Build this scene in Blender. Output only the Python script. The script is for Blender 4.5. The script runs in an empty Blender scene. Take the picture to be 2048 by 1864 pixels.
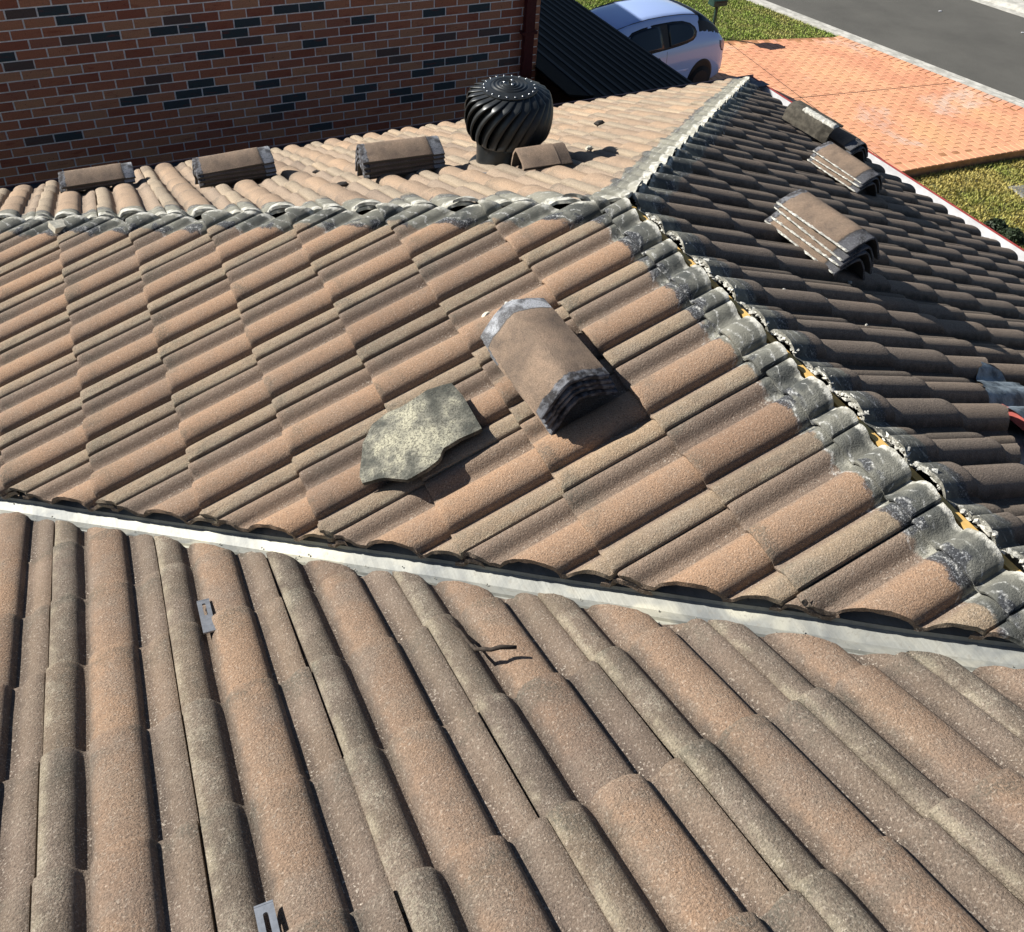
import bpy, bmesh, math, random
from mathutils import Vector, Matrix, noise
random.seed(7)
S = bpy.context.scene
COL = S.collection
rad = math.radians

# ------------------------------------------------------------------ camera
cam_d = bpy.data.cameras.new('camera'); cam = bpy.data.objects.new('camera', cam_d); COL.objects.link(cam)
cam.location = (-1.7405, -0.3253, 1.7203)
cam.rotation_mode = 'XYZ'; cam.rotation_euler = (0.91893, -0.05140, -0.42641)
cam_d.sensor_fit = 'HORIZONTAL'; cam_d.sensor_width = 36.0
cam_d.lens = 36.0 * 1850.733 / 2048.0
cam_d.shift_x = 20.9376 / 2048.0; cam_d.shift_y = -303.6455 / 2048.0
cam_d.clip_start = 0.02; cam_d.clip_end = 2000
S.camera = cam

# ------------------------------------------------------------------ world, sun, exposure
SUN_AZ, SUN_EL = rad(-45), rad(31)          # direction the light travels (horizontal), elevation
toward = Vector((-math.cos(SUN_EL)*math.cos(SUN_AZ), -math.cos(SUN_EL)*math.sin(SUN_AZ), math.sin(SUN_EL)))
W = bpy.data.worlds.new('World'); S.world = W; W.use_nodes = True
wn = W.node_tree.nodes; wn.clear()
sky = wn.new('ShaderNodeTexSky'); sky.sky_type = 'NISHITA'; sky.sun_disc = False
sky.sun_elevation = SUN_EL; sky.sun_rotation = math.atan2(toward.x, toward.y)
sky.air_density = 0.85; sky.dust_density = 0.35; sky.ozone_density = 2.0
bg = wn.new('ShaderNodeBackground'); bg.inputs[1].default_value = 0.05
wo = wn.new('ShaderNodeOutputWorld')
W.node_tree.links.new(sky.outputs[0], bg.inputs[0]); W.node_tree.links.new(bg.outputs[0], wo.inputs[0])
sd = bpy.data.lights.new('sun', 'SUN'); sd.energy = 5.0; sd.angle = rad(0.5); sd.color = (1.0, 0.955, 0.88)
sun = bpy.data.objects.new('sun', sd); COL.objects.link(sun)
sun.rotation_euler = toward.to_track_quat('Z', 'Y').to_euler()
S.view_settings.view_transform = 'Standard'; S.view_settings.look = 'None'
S.view_settings.exposure = 0.88; S.view_settings.gamma = 1.0; S.view_settings.use_curve_mapping = False
S.render.engine = 'CYCLES'; S.cycles.max_bounces = 5; S.cycles.diffuse_bounces = 3

# ------------------------------------------------------------------ constants of the place
TH = 0.39058; c, s, t = math.cos(TH), math.sin(TH), math.tan(TH)
G, TW = 0.34467, 0.30
YA, EL, FZ = 2.1686, 3.988, 0.0452          # hip apex, eave half width, foreground slope height
GZ = -6.0                                   # ground level
WY = 8.0347                                 # neighbour's brick wall

# ------------------------------------------------------------------ node helpers
class NT:
    def __init__(self, name):
        m = bpy.data.materials.new(name); m.use_nodes = True; self.m = m
        self.n = m.node_tree.nodes; self.l = m.node_tree.links; self.n.clear()
        self.out = self.n.new('ShaderNodeOutputMaterial'); self.b = self.n.new('ShaderNodeBsdfPrincipled')
        self.l.new(self.b.outputs[0], self.out.inputs[0])
    def put(self, sock, v):
        if hasattr(v, 'is_output') or isinstance(v, bpy.types.NodeSocket): self.l.new(v, sock)
        elif v is not None:
            if isinstance(v, (tuple, list)) and len(v) == 3 and len(sock.default_value) == 4: v = (*v, 1)
            sock.default_value = v
    def node(self, k, **kw):
        x = self.n.new(k)
        for a, b in kw.items(): setattr(x, a, b)
        return x
    def math(self, op, a, b=None, c_=None, clamp=False):
        x = self.node('ShaderNodeMath', operation=op, use_clamp=clamp); self.put(x.inputs[0], a)
        if b is not None: self.put(x.inputs[1], b)
        if c_ is not None: self.put(x.inputs[2], c_)
        return x.outputs[0]
    def pos(self): return self.node('ShaderNodeNewGeometry').outputs['Position']
    def obj(self): return self.node('ShaderNodeTexCoord').outputs['Object']
    def sep(self, v):
        x = self.node('ShaderNodeSeparateXYZ'); self.put(x.inputs[0], v); return x.outputs
    def rnd(self): return self.node('ShaderNodeObjectInfo').outputs['Random']
    def noise(self, v, scale, detail=4, rough=.55, dist=0.0, col=False):
        x = self.node('ShaderNodeTexNoise'); self.put(x.inputs['Vector'], v); x.inputs['Scale'].default_value = scale
        x.inputs['Detail'].default_value = detail; x.inputs['Roughness'].default_value = rough; x.inputs['Distortion'].default_value = dist
        return x.outputs[1 if col else 0]
    def voro(self, v, scale, feat='F1'):
        x = self.node('ShaderNodeTexVoronoi', feature=feat); self.put(x.inputs['Vector'], v); x.inputs['Scale'].default_value = scale
        return x.outputs[0]
    def ramp(self, f, stops, interp='LINEAR'):
        x = self.node('ShaderNodeValToRGB'); self.put(x.inputs[0], f); e = x.color_ramp; e.interpolation = interp
        while len(e.elements) < len(stops): e.elements.new(.5)
        for el, (p, col) in zip(e.elements, stops):
            el.position = p; el.color = (*col, 1) if isinstance(col, tuple) else (col, col, col, 1)
        return x.outputs[0]
    def step(self, f, a, b):
        x = self.node('ShaderNodeMapRange'); x.interpolation_type = 'SMOOTHSTEP'; self.put(x.inputs[0], f)
        self.put(x.inputs[1], a); self.put(x.inputs[2], b); return x.outputs[0]
    def mix(self, f, a, b, mode='MIX'):
        x = self.node('ShaderNodeMix', data_type='RGBA', blend_type=mode); x.clamp_result = False
        self.put(x.inputs[0], f); self.put(x.inputs[6], a); self.put(x.inputs[7], b); return x.outputs[2]
    def bump(self, h, strength, dist, prev=None):
        x = self.node('ShaderNodeBump'); self.put(x.inputs['Height'], h); x.inputs['Strength'].default_value = strength
        x.inputs['Distance'].default_value = dist
        if prev is not None: self.put(x.inputs['Normal'], prev)
        return x.outputs[0]
    def done(self, col, rough=.85, normal=None, metal=0.0, spec=.3):
        self.put(self.b.inputs['Base Color'], col); self.put(self.b.inputs['Roughness'], rough)
        self.put(self.b.inputs['Metallic'], metal); self.put(self.b.inputs['Specular IOR Level'], spec)
        if normal is not None: self.put(self.b.inputs['Normal'], normal)
        return self.m

def hip_distance(q):
    """distance in plan from the ridge and the two hips"""
    p = q.sep(q.pos()); ax = q.math('ABSOLUTE', p[0]); a = q.math('SUBTRACT', p[1], YA)
    r2 = q.math('SQRT', q.math('ADD', q.math('MULTIPLY', ax, ax), q.math('POWER', q.math('MAXIMUM', a, 0.0), 2.0)))
    d1 = q.math('MULTIPLY', q.math('SUBTRACT', ax, a), .7071)
    d2 = q.math('MULTIPLY', q.math('MINIMUM', q.math('ADD', ax, a), 0.0), .7071)
    h2 = q.math('SQRT', q.math('ADD', q.math('MULTIPLY', d1, d1), q.math('MULTIPLY', d2, d2)))
    return q.math('MINIMUM', r2, h2), ax

def tile_mat(name, half, pan, wide, strip, dark=0.0, lichen=0.0, speck=.5, band_dark=(.070, .074, .070), band_light=(.175, .172, .145), lightband=0.0, mortar=1.0, grit=1.0, lowg=.42, patchy=.22, crest=0.0):
    q = NT(name); o = q.obj(); P = q.pos(); R = q.rnd(); x = q.sep(o)
    u = q.math('DIVIDE', x[0], .30)
    wob = q.math('MULTIPLY', q.math('SUBTRACT', q.noise(P, 30, 2), .5), .10)
    base = q.ramp(q.math('ADD', u, wob), [(0.0, half), (.15, half), (.20, pan), (.27, pan), (.34, wide), (.60, wide), (.67, pan), (.71, pan), (.78, strip), (1.0, strip)])
    # weathering in clouds and per tile
    n1 = q.noise(P, 4.5, 5, .6); n2 = q.noise(P, 28, 4, .65); n3 = q.noise(P, 260, 3, .65)
    base = q.mix(q.math('MULTIPLY', q.step(n1, .44, .64), patchy), base, (.20, .155, .125), 'MIX')
    base = q.mix(q.math('MULTIPLY', q.step(n2, .50, .72), .25), base, pan)
    tint = q.ramp(R, [(0, (.74, .73, .74)), (.08, (.90, .90, .90)), (.5, (.98, .97, .96)), (.9, (1.06, 1.03, .99)), (1, (1.18, 1.12, 1.05))])
    base = q.mix(1.0, base, tint, 'MULTIPLY')
    # dirt and grime at the butt and at the foot of the rolls
    low = q.math('SUBTRACT', 1.0, q.step(x[2], -.030, -.006), clamp=True)
    grime = q.math('MULTIPLY', low, q.step(q.noise(P, 16, 4, .6), .38, .62))
    base = q.mix(q.math('MULTIPLY', grime, lowg), base, (.115, .088, .07))
    if crest:
        pale = q.math('MULTIPLY', q.step(u, .90, .965), q.step(q.noise(P, 12, 4, .65), .40, .62)); pale = q.math('MULTIPLY', pale, q.step(x[2], -.024, -.004))
        base = q.mix(q.math('MULTIPLY', pale, crest), base, (.42, .375, .27))
        gk = q.math('MULTIPLY', q.step(q.noise(P, 11, 5, .7, .4), .46, .60), q.math('MULTIPLY', q.step(u, .73, .78), q.math('SUBTRACT', 1.0, q.step(u, .86, .93), clamp=True)))
        gk = q.math('MULTIPLY', gk, q.step(q.noise(P, 170, 3, .65), .36, .56))
        base = q.mix(q.math('MULTIPLY', gk, crest), base, (.085, .084, .070))
    # lichen on the raised parts
    if lichen:
        li = q.math('MULTIPLY', q.step(x[2], -.022, .006), q.step(q.noise(P, 9, 5, .7), .44, .62))
        lu = q.math('MULTIPLY', q.step(u, .74, .86), q.step(q.noise(P, 3.3, 4, .6), .40, .62))
        li = q.math('MULTIPLY', li, q.math('ADD', q.math('MULTIPLY', lu, .75), .25))
        li = q.math('MULTIPLY', li, q.math('ADD', q.math('MULTIPLY', q.step(q.noise(P, 150, 3, .65), .46, .58), .7), .3))
        base = q.mix(q.math('MULTIPLY', li, lichen), base, (.36, .325, .25))
        dk = q.math('MULTIPLY', q.step(q.noise(P, 7.3, 4, .6, .5), .46, .62), q.math('SUBTRACT', 1.0, q.step(x[1], .0, .17), clamp=True))
        dk = q.math('MULTIPLY', q.math('MULTIPLY', dk, q.step(x[2], -.024, 0.0)), q.math('ADD', q.math('MULTIPLY', q.step(q.noise(P, 190, 3, .6), .42, .56), .75), .25))
        base = q.mix(q.math('MULTIPLY', dk, .62), base, (.085, .086, .070))
    # light and dark grains
    g1 = q.step(q.noise(P, 165, 2, .5), .60, .655); g2 = q.step(q.noise(q.math('ADD', 0, 0) if False else P, 175, 2, .5), .62, .68)
    gl = q.math('MULTIPLY', g1, q.math('ADD', q.math('MULTIPLY', low, .5), .22))
    base = q.mix(q.math('MULTIPLY', gl, speck), base, (.62, .55, .46))
    base = q.mix(q.math('MULTIPLY', g2, .45), base, (.07, .055, .045))
    var = q.ramp(n3, [(.30, .60), (.5, 1.0), (.72, 1.42)])
    base = q.mix(.9, base, var, 'MULTIPLY')
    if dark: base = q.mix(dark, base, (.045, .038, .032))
    # the strip that the lifted ridge caps used to cover: clean grey concrete, mortar haze and black patches
    d, ax = hip_distance(q)
    dn = q.math('ADD', d, q.math('MULTIPLY', q.math('SUBTRACT', q.noise(P, 22, 3, .6), .5), .05))
    edge = .112
    band = q.math('SUBTRACT', 1.0, q.step(dn, edge, edge + .012), clamp=True)
    along = q.sep(P)[1]
    cmixf = q.step(q.noise(P, 5, 3, .6), .35, .65)
    bc = q.mix(cmixf, band_dark, band_light)
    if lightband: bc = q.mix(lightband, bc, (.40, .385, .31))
    bc = q.mix(q.math('MULTIPLY', q.step(q.noise(P, 13, 5, .7), .46, .66), .40), bc, (.30, .295, .25))
    bc = q.mix(.8, bc, q.ramp(n3, [(.3, .85), (.7, 1.15)]), 'MULTIPLY')
    pancol = q.math('MULTIPLY', low, .7 * mortar)
    bc = q.mix(q.math('MULTIPLY', pancol, q.step(q.noise(P, 26, 4, .6), .36, .58)), bc, (.50, .49, .42))
    col = q.mix(band, base, bc)
    # black paint patches on the crests at the band's edge
    dp = q.math('ABSOLUTE', q.math('SUBTRACT', dn, edge - .006))
    patch = q.math('SUBTRACT', 1.0, q.step(dp, .018, .025), clamp=True)
    hi = q.step(q.math('ADD', x[2], q.math('MULTIPLY', q.math('SUBTRACT', n2, .5), .03)), -.012, -.004)
    patch = q.math('MULTIPLY', q.math('MULTIPLY', patch, hi), q.step(q.noise(P, 8.5, 2, .5), .47, .53))
    pc = q.mix(q.step(q.noise(P, 210, 3, .7), .54, .64), (.035, .038, .045), (.27, .28, .30))
    col = q.mix(q.math('MULTIPLY', patch, .85 * mortar), col, pc)
    # thin white scribbles of lime
    dv = q.math('ADD', q.math('ADD', d, q.math('MULTIPLY', x[2], .9)), q.math('MULTIPLY', q.math('SUBTRACT', q.noise(P, 17, 4, .6), .5), .055))
    l1 = q.math('SUBTRACT', 1.0, q.step(q.math('ABSOLUTE', q.math('SUBTRACT', dv, .117)), .001, .006), clamp=True)
    l2 = q.math('SUBTRACT', 1.0, q.step(q.math('ABSOLUTE', q.math('SUBTRACT', dv, .083)), .0008, .0045), clamp=True)
    wl = q.math('MULTIPLY', q.math('MULTIPLY', q.math('MAXIMUM', l1, l2), q.step(q.noise(P, 45, 3, .6), .38, .66)), q.math('ADD', q.math('MULTIPLY', q.step(q.noise(P, 140, 3, .7), .42, .6), .7), .15))
    sm = q.math('MULTIPLY', q.math('SUBTRACT', 1.0, q.step(q.math('ABSOLUTE', q.math('SUBTRACT', dn, .105)), .012, .05), clamp=True), q.step(q.noise(P, 38, 6, .8), .50, .72))
    wl = q.math('MAXIMUM', wl, q.math('MULTIPLY', q.math('MULTIPLY', sm, low), .9))
    col = q.mix(q.math('MULTIPLY', wl, .8 * mortar), col, (.72, .72, .69))
    # broken fresh mortar on the very rim
    rim = q.math('SUBTRACT', 1.0, q.step(q.math('ADD', d, q.math('MULTIPLY', q.math('SUBTRACT', q.noise(P, 60, 3), .5), .03)), .024, .036), clamp=True)
    col = q.mix(q.math('MULTIPLY', rim, .8), col, q.mix(q.step(n2, .4, .6), (.34, .33, .28), (.62, .61, .55)))
    b1 = q.bump(q.noise(P, 190, 4, .7), min(1.0, .85 * grit), .0045*grit)
    b2 = q.bump(q.noise(P, 60, 4, .6), .35, .003, b1)
    return q.done(col, .92, b2, 0, .18)

M = {}
M['tile_central'] = tile_mat('sunlit_tile', (.225, .168, .127), (.225, .168, .128), (.315, .208, .138), (.290, .222, .155), lichen=.35, speck=.8, lowg=.28, grit=1.15, patchy=.30, crest=.35)
M['tile_front'] = tile_mat('foreground_tile', (.180, .140, .108), (.140, .111, .089), (.265, .185, .130), (.160, .130, .101), lichen=.6, speck=1.0, grit=1.4, patchy=.62, crest=.40)
M['tile_street'] = tile_mat('street_side_tile', (.14, .115, .092), (.070, .058, .048), (.195, .158, .128), (.19, .156, .127), dark=.10, mortar=.75, speck=.3)  # tiles, pans most of all, coloured darker to deepen this slope's shade
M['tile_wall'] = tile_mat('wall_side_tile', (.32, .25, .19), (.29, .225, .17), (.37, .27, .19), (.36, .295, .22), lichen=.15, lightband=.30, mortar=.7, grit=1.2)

def simple(name, col, rough=.7, nscale=40, var=.25, bstr=.3, bdist=.002, metal=0., spec=.3, objspace=False, col2=None, thr=(.4, .65)):
    q = NT(name); v = q.obj() if objspace else q.pos()
    n = q.noise(v, nscale, 5, .6)
    lo = tuple(x*(1-var) for x in col); hi = col2 if col2 else tuple(x*(1+var*.6) for x in col)
    cc = q.ramp(n, [(thr[0], lo), (thr[1], hi)])
    nb = q.bump(q.noise(v, nscale*6, 3, .6), bstr, bdist) if bstr else None
    return q.done(cc, rough, nb, metal, spec)

def cap_mat(nm, da, db, body=1.0):
    q = NT(nm); o = q.obj(); P = q.pos(); x = q.sep(o); R = q.rnd()
    base = q.ramp(q.noise(o, 9, 5, .6), [(.3, (.125, .096, .075)), (.5, (.215, .158, .115)), (.72, (.28, .20, .142))])
    base = q.mix(q.math('MULTIPLY', q.step(q.noise(o, 30, 4, .6), .5, .7), .35), base, (.15, .115, .09))
    base = q.mix(.9, base, q.ramp(q.noise(o, 250, 3, .6), [(.3, .62), (.5, 1.), (.72, 1.38)]), 'MULTIPLY')
    # mottled grey band across each end
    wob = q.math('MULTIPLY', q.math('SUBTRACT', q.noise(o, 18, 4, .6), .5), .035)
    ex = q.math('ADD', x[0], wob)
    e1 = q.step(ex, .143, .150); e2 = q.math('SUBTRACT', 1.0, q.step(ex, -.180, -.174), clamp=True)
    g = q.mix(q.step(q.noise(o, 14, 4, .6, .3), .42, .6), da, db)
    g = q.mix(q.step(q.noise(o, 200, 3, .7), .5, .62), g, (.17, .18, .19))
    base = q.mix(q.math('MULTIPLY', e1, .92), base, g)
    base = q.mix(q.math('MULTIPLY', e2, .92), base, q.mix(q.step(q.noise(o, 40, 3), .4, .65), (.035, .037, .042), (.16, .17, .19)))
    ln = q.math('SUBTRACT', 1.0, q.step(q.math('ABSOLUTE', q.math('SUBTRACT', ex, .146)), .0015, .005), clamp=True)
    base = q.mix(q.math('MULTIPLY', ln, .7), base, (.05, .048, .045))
    # raw concrete underside and end faces
    under = q.math('LESS_THAN', q.sep(q.node('ShaderNodeTexCoord').outputs['Normal'])[2], -.15)
    base = q.mix(under, base, (.085, .08, .072))
    b = q.bump(q.noise(o, 210, 4, .7), .9, .004)
    return q.done(base, .9, b, 0, .2)
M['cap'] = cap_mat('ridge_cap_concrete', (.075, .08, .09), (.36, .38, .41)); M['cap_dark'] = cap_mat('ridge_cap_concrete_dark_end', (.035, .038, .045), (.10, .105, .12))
M['cap_under'] = simple('damp_cap_underside', (.085, .076, .060), .95, 30, .4, .8, .004)
M['mortar'] = simple('pale_mortar', (.60, .59, .53), .95, 60, .35, .8, .004)
M['mortar_dark'] = simple('old_mortar', (.33, .32, .28), .95, 50, .35, .8, .004)
M['cover'] = simple('grey_cover_concrete', (.17, .165, .15), .95, 12, .3, .5)
M['timber'] = simple('yellow_pine', (.62, .40, .13), .7, 12, .2, .2, .001)
M['sarking'] = simple('roof_void', (.03, .028, .026), .95, 10, .2, 0)
M['chip'] = simple('tile_chip_dark', (.06, .055, .05), .9, 60, .3, .4)
M['stone'] = simple('tile_chip_pale', (.66, .62, .50), .9, 60, .2, .5)
M['twig'] = simple('dry_twig', (.055, .042, .032), .9, 90, .4, .6)
M['bracket'] = simple('galvanised_bracket', (.42, .43, .44), .42, 60, .15, .1, .0005, metal=.85)
M['turbine'] = simple('satin_black_aluminium', (.028, .031, .032), .38, 30, .2, .1, .001, metal=.35, spec=.5)
M['rivet'] = simple('bright_rivet', (.75, .76, .77), .3, 30, .05, 0, metal=.9)
M['lead'] = simple('blue_grey_lead', (.085, .115, .15), .5, 14, .45, .6, .006, metal=.3, col2=(.24, .29, .33))
M['gutter'] = simple('zinc_white_gutter', (.52, .52, .53), .5, 8, .15, .1)
M['gutter_red'] = simple('red_painted_gutter', (.33, .055, .05), .45, 20, .15, .1)
M['gutter_pink'] = simple('lit_red_gutter', (.62, .16, .135), .5, 20, .15, .1)  # pink of the sunlit top is put into the red colour
M['lip_brown'] = simple('dusty_brown_lip', (.34, .20, .17), .5, 20, .2, 0)
M['gutter_shade'] = simple('shade_toned_gutter', (.10, .105, .125), .6, 20, .3, .1)  # shade inside the trough is put into its colour
M['downpipe'] = simple('maroon_downpipe', (.075, .012, .016), .4, 20, .15, .05)
M['black_roof'] = simple('black_glazed_tile', (.0045, .005, .0065), .7, 12, .3, .2, .002, spec=.06)
M['black_edge'] = simple('highlight_black_tile_edge', (.0065, .007, .009), .6, 40, .3, .1, .002, spec=.3)  # lighter tone paints the highlight along each course edge
M['render_wall'] = simple('house_wall_brick', (.30, .17, .12), .9, 20, .2, .3)
M['asphalt'] = None

def valley_mat():
    q = NT('weathered_zinc_valley'); P = q.pos()
    n = q.noise(P, 6, 5, .6, .6); cc = q.ramp(n, [(.32, (.16, .17, .17)), (.50, (.25, .255, .235)), (.72, (.34, .33, .28))])
    mp = q.node('ShaderNodeMapping'); mp.inputs['Rotation'].default_value = (0, 0, rad(-45)); mp.inputs['Scale'].default_value = (60, 2, 1)
    q.put(mp.inputs[0], P)
    st = q.noise(mp.outputs[0], 1.2, 4, .6)
    cc = q.mix(.55, cc, q.ramp(st, [(.3, .78), (.6, 1.12)]), 'MULTIPLY')
    cc = q.mix(q.math('MULTIPLY', q.step(q.noise(P, 3.1, 2), .52, .56), .35), cc, (.60, .57, .44))
    cc = q.mix(q.math('MULTIPLY', q.step(q.noise(P, 70, 4, .7), .56, .66), .5), cc, (.20, .19, .165))
    return q.done(cc, .6, q.bump(st, .25, .004, q.bump(q.noise(P, 110, 3), .25, .0015)), .2, .4)
M['valley'] = valley_mat()

def lichen_mat():
    q = NT('lichened_concrete'); o = q.obj()
    rr_ = q.node('ShaderNodeVectorMath', operation='LENGTH'); q.put(rr_.inputs[0], o)
    blot = q.math('ADD', q.noise(o, 13, 5, .6), q.math('SUBTRACT', .13, q.math('MULTIPLY', rr_.outputs['Value'], 1.15)))
    base = q.ramp(blot, [(.34, (.075, .078, .068)), (.47, (.20, .195, .16)), (.62, (.42, .40, .30))])
    sp = q.step(q.noise(o, 150, 4, .75), .50, .57)
    base = q.mix(q.math('MULTIPLY', sp, .72), base, (.06, .058, .048))
    base = q.mix(q.math('MULTIPLY', q.step(q.noise(o, 60, 4, .7), .52, .64), .5), base, (.13, .125, .105))
    b = q.bump(q.noise(o, 170, 4, .7), 1.0, .005)
    return q.done(base, .95, b, 0, .15)
M['lichen'] = lichen_mat()

def brick_mat():
    q = NT('clay_brick'); o = q.obj(); P = q.pos()
    at = q.node('ShaderNodeAttribute', attribute_name='tone').outputs['Fac']
    base = q.ramp(at, [(0, (.33, .115, .070)), (.25, (.42, .160, .092)), (.5, (.46, .20, .115)), (.7, (.48, .235, .135)), (.86, (.36, .145, .092)), (.90, (.12, .085, .075)), (.95, (.062, .078, .085)), (1, (.050, .066, .074))], 'CONSTANT')
    mp = q.node('ShaderNodeMapping'); mp.inputs['Scale'].default_value = (5, 5, 26); q.put(mp.inputs[0], P)
    sc = q.step(q.noise(mp.outputs[0], 1.4, 3, .6), .56, .72)
    base = q.mix(q.math('MULTIPLY', sc, .45), base, (.22, .045, .03))
    base = q.mix(.8, base, q.ramp(q.noise(P, 120, 4, .65), [(.3, .72), (.7, 1.22)]), 'MULTIPLY')
    base = q.mix(q.math('MULTIPLY', q.step(q.noise(P, 75, 2, .5), .70, .73), .8), base, (.03, .018, .015))
    return q.done(base, .85, q.bump(q.noise(P, 180, 4, .7), .5, .002), 0, .25)
M['brick'] = brick_mat()
M['joint'] = simple('white_brick_mortar', (.90, .87, .84), .95, 25, .18, .5, .003)

def drive_mat():
    q = NT('stamped_concrete'); P = q.pos()
    n = q.noise(P, .75, 5, .6, .4)
    base = q.ramp(n, [(.30, (.70, .385, .20)), (.46, (.70, .355, .20)), (.62, (.63, .285, .165))])
    wear = q.step(q.noise(P, .55, 5, .72, .6), .545, .70)
    base = q.mix(q.math('MULTIPLY', wear, .62), base, (.56, .49, .43))
    base = q.mix(q.math('MULTIPLY', q.step(q.noise(P, 7, 5, .7), .5, .7), .30), base, (.44, .27, .19))
    at = q.node('ShaderNodeAttribute', attribute_name='tone').outputs['Fac']
    base = q.mix(1., base, q.ramp(at, [(0, .94), (1, 1.05)]), 'MULTIPLY')
    base = q.mix(.6, base, q.ramp(q.noise(P, 60, 4, .6), [(.3, .86), (.7, 1.1)]), 'MULTIPLY')
    return q.done(base, .75, q.bump(q.noise(P, 40, 4), .3, .004), 0, .3)
M['paver'] = drive_mat()
M['paver_joint'] = simple('stamped_joint', (.40, .19, .09), .95, 6, .25, .3)

def road_mat():
    q = NT('asphalt'); P = q.pos()
    base = q.ramp(q.noise(P, .7, 5, .6), [(.35, (.080, .077, .068)), (.65, (.104, .10, .088))])
    base = q.mix(.8, base, q.ramp(q.noise(P, 70, 3, .7), [(.3, .6), (.5, 1.), (.72, 1.7)]), 'MULTIPLY')
    base = q.mix(q.math('MULTIPLY', q.step(q.noise(P, 40, 2), .70, .74), .5), base, (.22, .21, .18))
    return q.done(base, .9, q.bump(q.noise(P, 90, 3), .6, .006), 0, .3)
M['asphalt'] = road_mat()
M['kerb'] = simple('kerb_concrete', (.50, .485, .43), .9, 5, .25, .4, .004, col2=(.60, .58, .52))
M['soil'] = simple('lawn_soil', (.13, .115, .05), .95, 4, .35, .8, .03, col2=(.165, .16, .055))
def grass_mat(name, a, b, c3):
    q = NT(name); P = q.pos()
    base = q.ramp(q.noise(P, 1.1, 5, .65), [(.34, a), (.5, b), (.66, c3)])
    base = q.mix(.9, base, q.ramp(q.noise(P, 23, 4, .6), [(.3, .62), (.7, 1.35)]), 'MULTIPLY')
    return q.done(base, .8, None, 0, .2)
M['grass_green'] = grass_mat('green_couch_grass', (.44, .40, .14), (.31, .38, .09), (.21, .32, .06))
M['grass_dry'] = grass_mat('dry_couch_grass', (.26, .30, .07), (.44, .38, .12), (.50, .41, .14))
M['leaf'] = simple('dark_shrub_leaf', (.035, .055, .025), .6, 9, .4, 0)
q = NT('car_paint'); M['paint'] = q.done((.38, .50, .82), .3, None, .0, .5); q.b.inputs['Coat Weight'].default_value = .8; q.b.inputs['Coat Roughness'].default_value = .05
q = NT('tinted_glass'); M['glass'] = q.done((.010, .017, .028), .18, None, 0, .3)
M['rubber'] = simple('tyre_rubber', (.02, .02, .02), .85, 30, .2, 0)
M['trim'] = simple('black_trim', (.015, .015, .017), .5, 30, .2, 0)
q = NT('lamp_lens'); M['lens'] = q.done((.55, .36, .36), .2, None, 0, .5)
M['rim'] = simple('wheel_steel', (.05, .05, .055), .4, 30, .1, 0, metal=.7)
M['letterbox'] = simple('dark_green_letterbox', (.02, .05, .04), .45, 20, .2, .05)

# ------------------------------------------------------------------ object helpers
def mesh_obj(name, verts, faces, mat, parent=None, smooth=False, mw=None):
    me = bpy.data.meshes.new(name); me.from_pydata([tuple(v) for v in verts], [], faces); me.update()
    if smooth:
        for p in me.polygons: p.use_smooth = True
    mats = mat if isinstance(mat, (list, tuple)) else [mat]
    for m in mats: me.materials.append(m)
    o = bpy.data.objects.new(name, me); COL.objects.link(o)
    if parent: o.parent = parent
    if mw is not None: o.matrix_world = mw
    return o
def bm_obj(name, bm, mat, parent=None, smooth=False):
    me = bpy.data.meshes.new(name); bm.normal_update(); bm.to_mesh(me); bm.free()
    if smooth:
        for p in me.polygons: p.use_smooth = True
    for m in (mat if isinstance(mat, (list, tuple)) else [mat]): me.materials.append(m)
    o = bpy.data.objects.new(name, me); COL.objects.link(o)
    if parent: o.parent = parent
    return o
def tag(o, label=None, cat=None, group=None, kind=None):
    if label: o['label'] = label
    if cat: o['category'] = cat
    if group: o['group'] = group
    if kind: o['kind'] = kind
    return o
def empty(name, loc=(0, 0, 0), rot=None):
    o = bpy.data.objects.new(name, None); COL.objects.link(o); o.location = loc; o.empty_display_size = .1
    if rot is not None: o.rotation_euler = rot
    return o
def box_vf(x0, x1, y0, y1, z0, z1, base=0):
    v = [(x0, y0, z0), (x1, y0, z0), (x1, y1, z0), (x0, y1, z0), (x0, y0, z1), (x1, y0, z1), (x1, y1, z1), (x0, y1, z1)]
    f = [(0, 3, 2, 1), (4, 5, 6, 7), (0, 1, 5, 4), (1, 2, 6, 5), (2, 3, 7, 6), (3, 0, 4, 7)]
    return v, [tuple(i+base for i in q_) for q_ in f]
def box(name, b, mat, parent=None, bevel=0.0):
    v, f = box_vf(*b)
    if not bevel: return mesh_obj(name, v, f, mat, parent)
    bm = bmesh.new(); vs = [bm.verts.new(p) for p in v]
    for q_ in f: bm.faces.new([vs[i] for i in q_])
    bmesh.ops.bevel(bm, geom=bm.edges[:], offset=bevel, segments=2, profile=.6, affect='EDGES')
    return bm_obj(name, bm, mat, parent)
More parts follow.
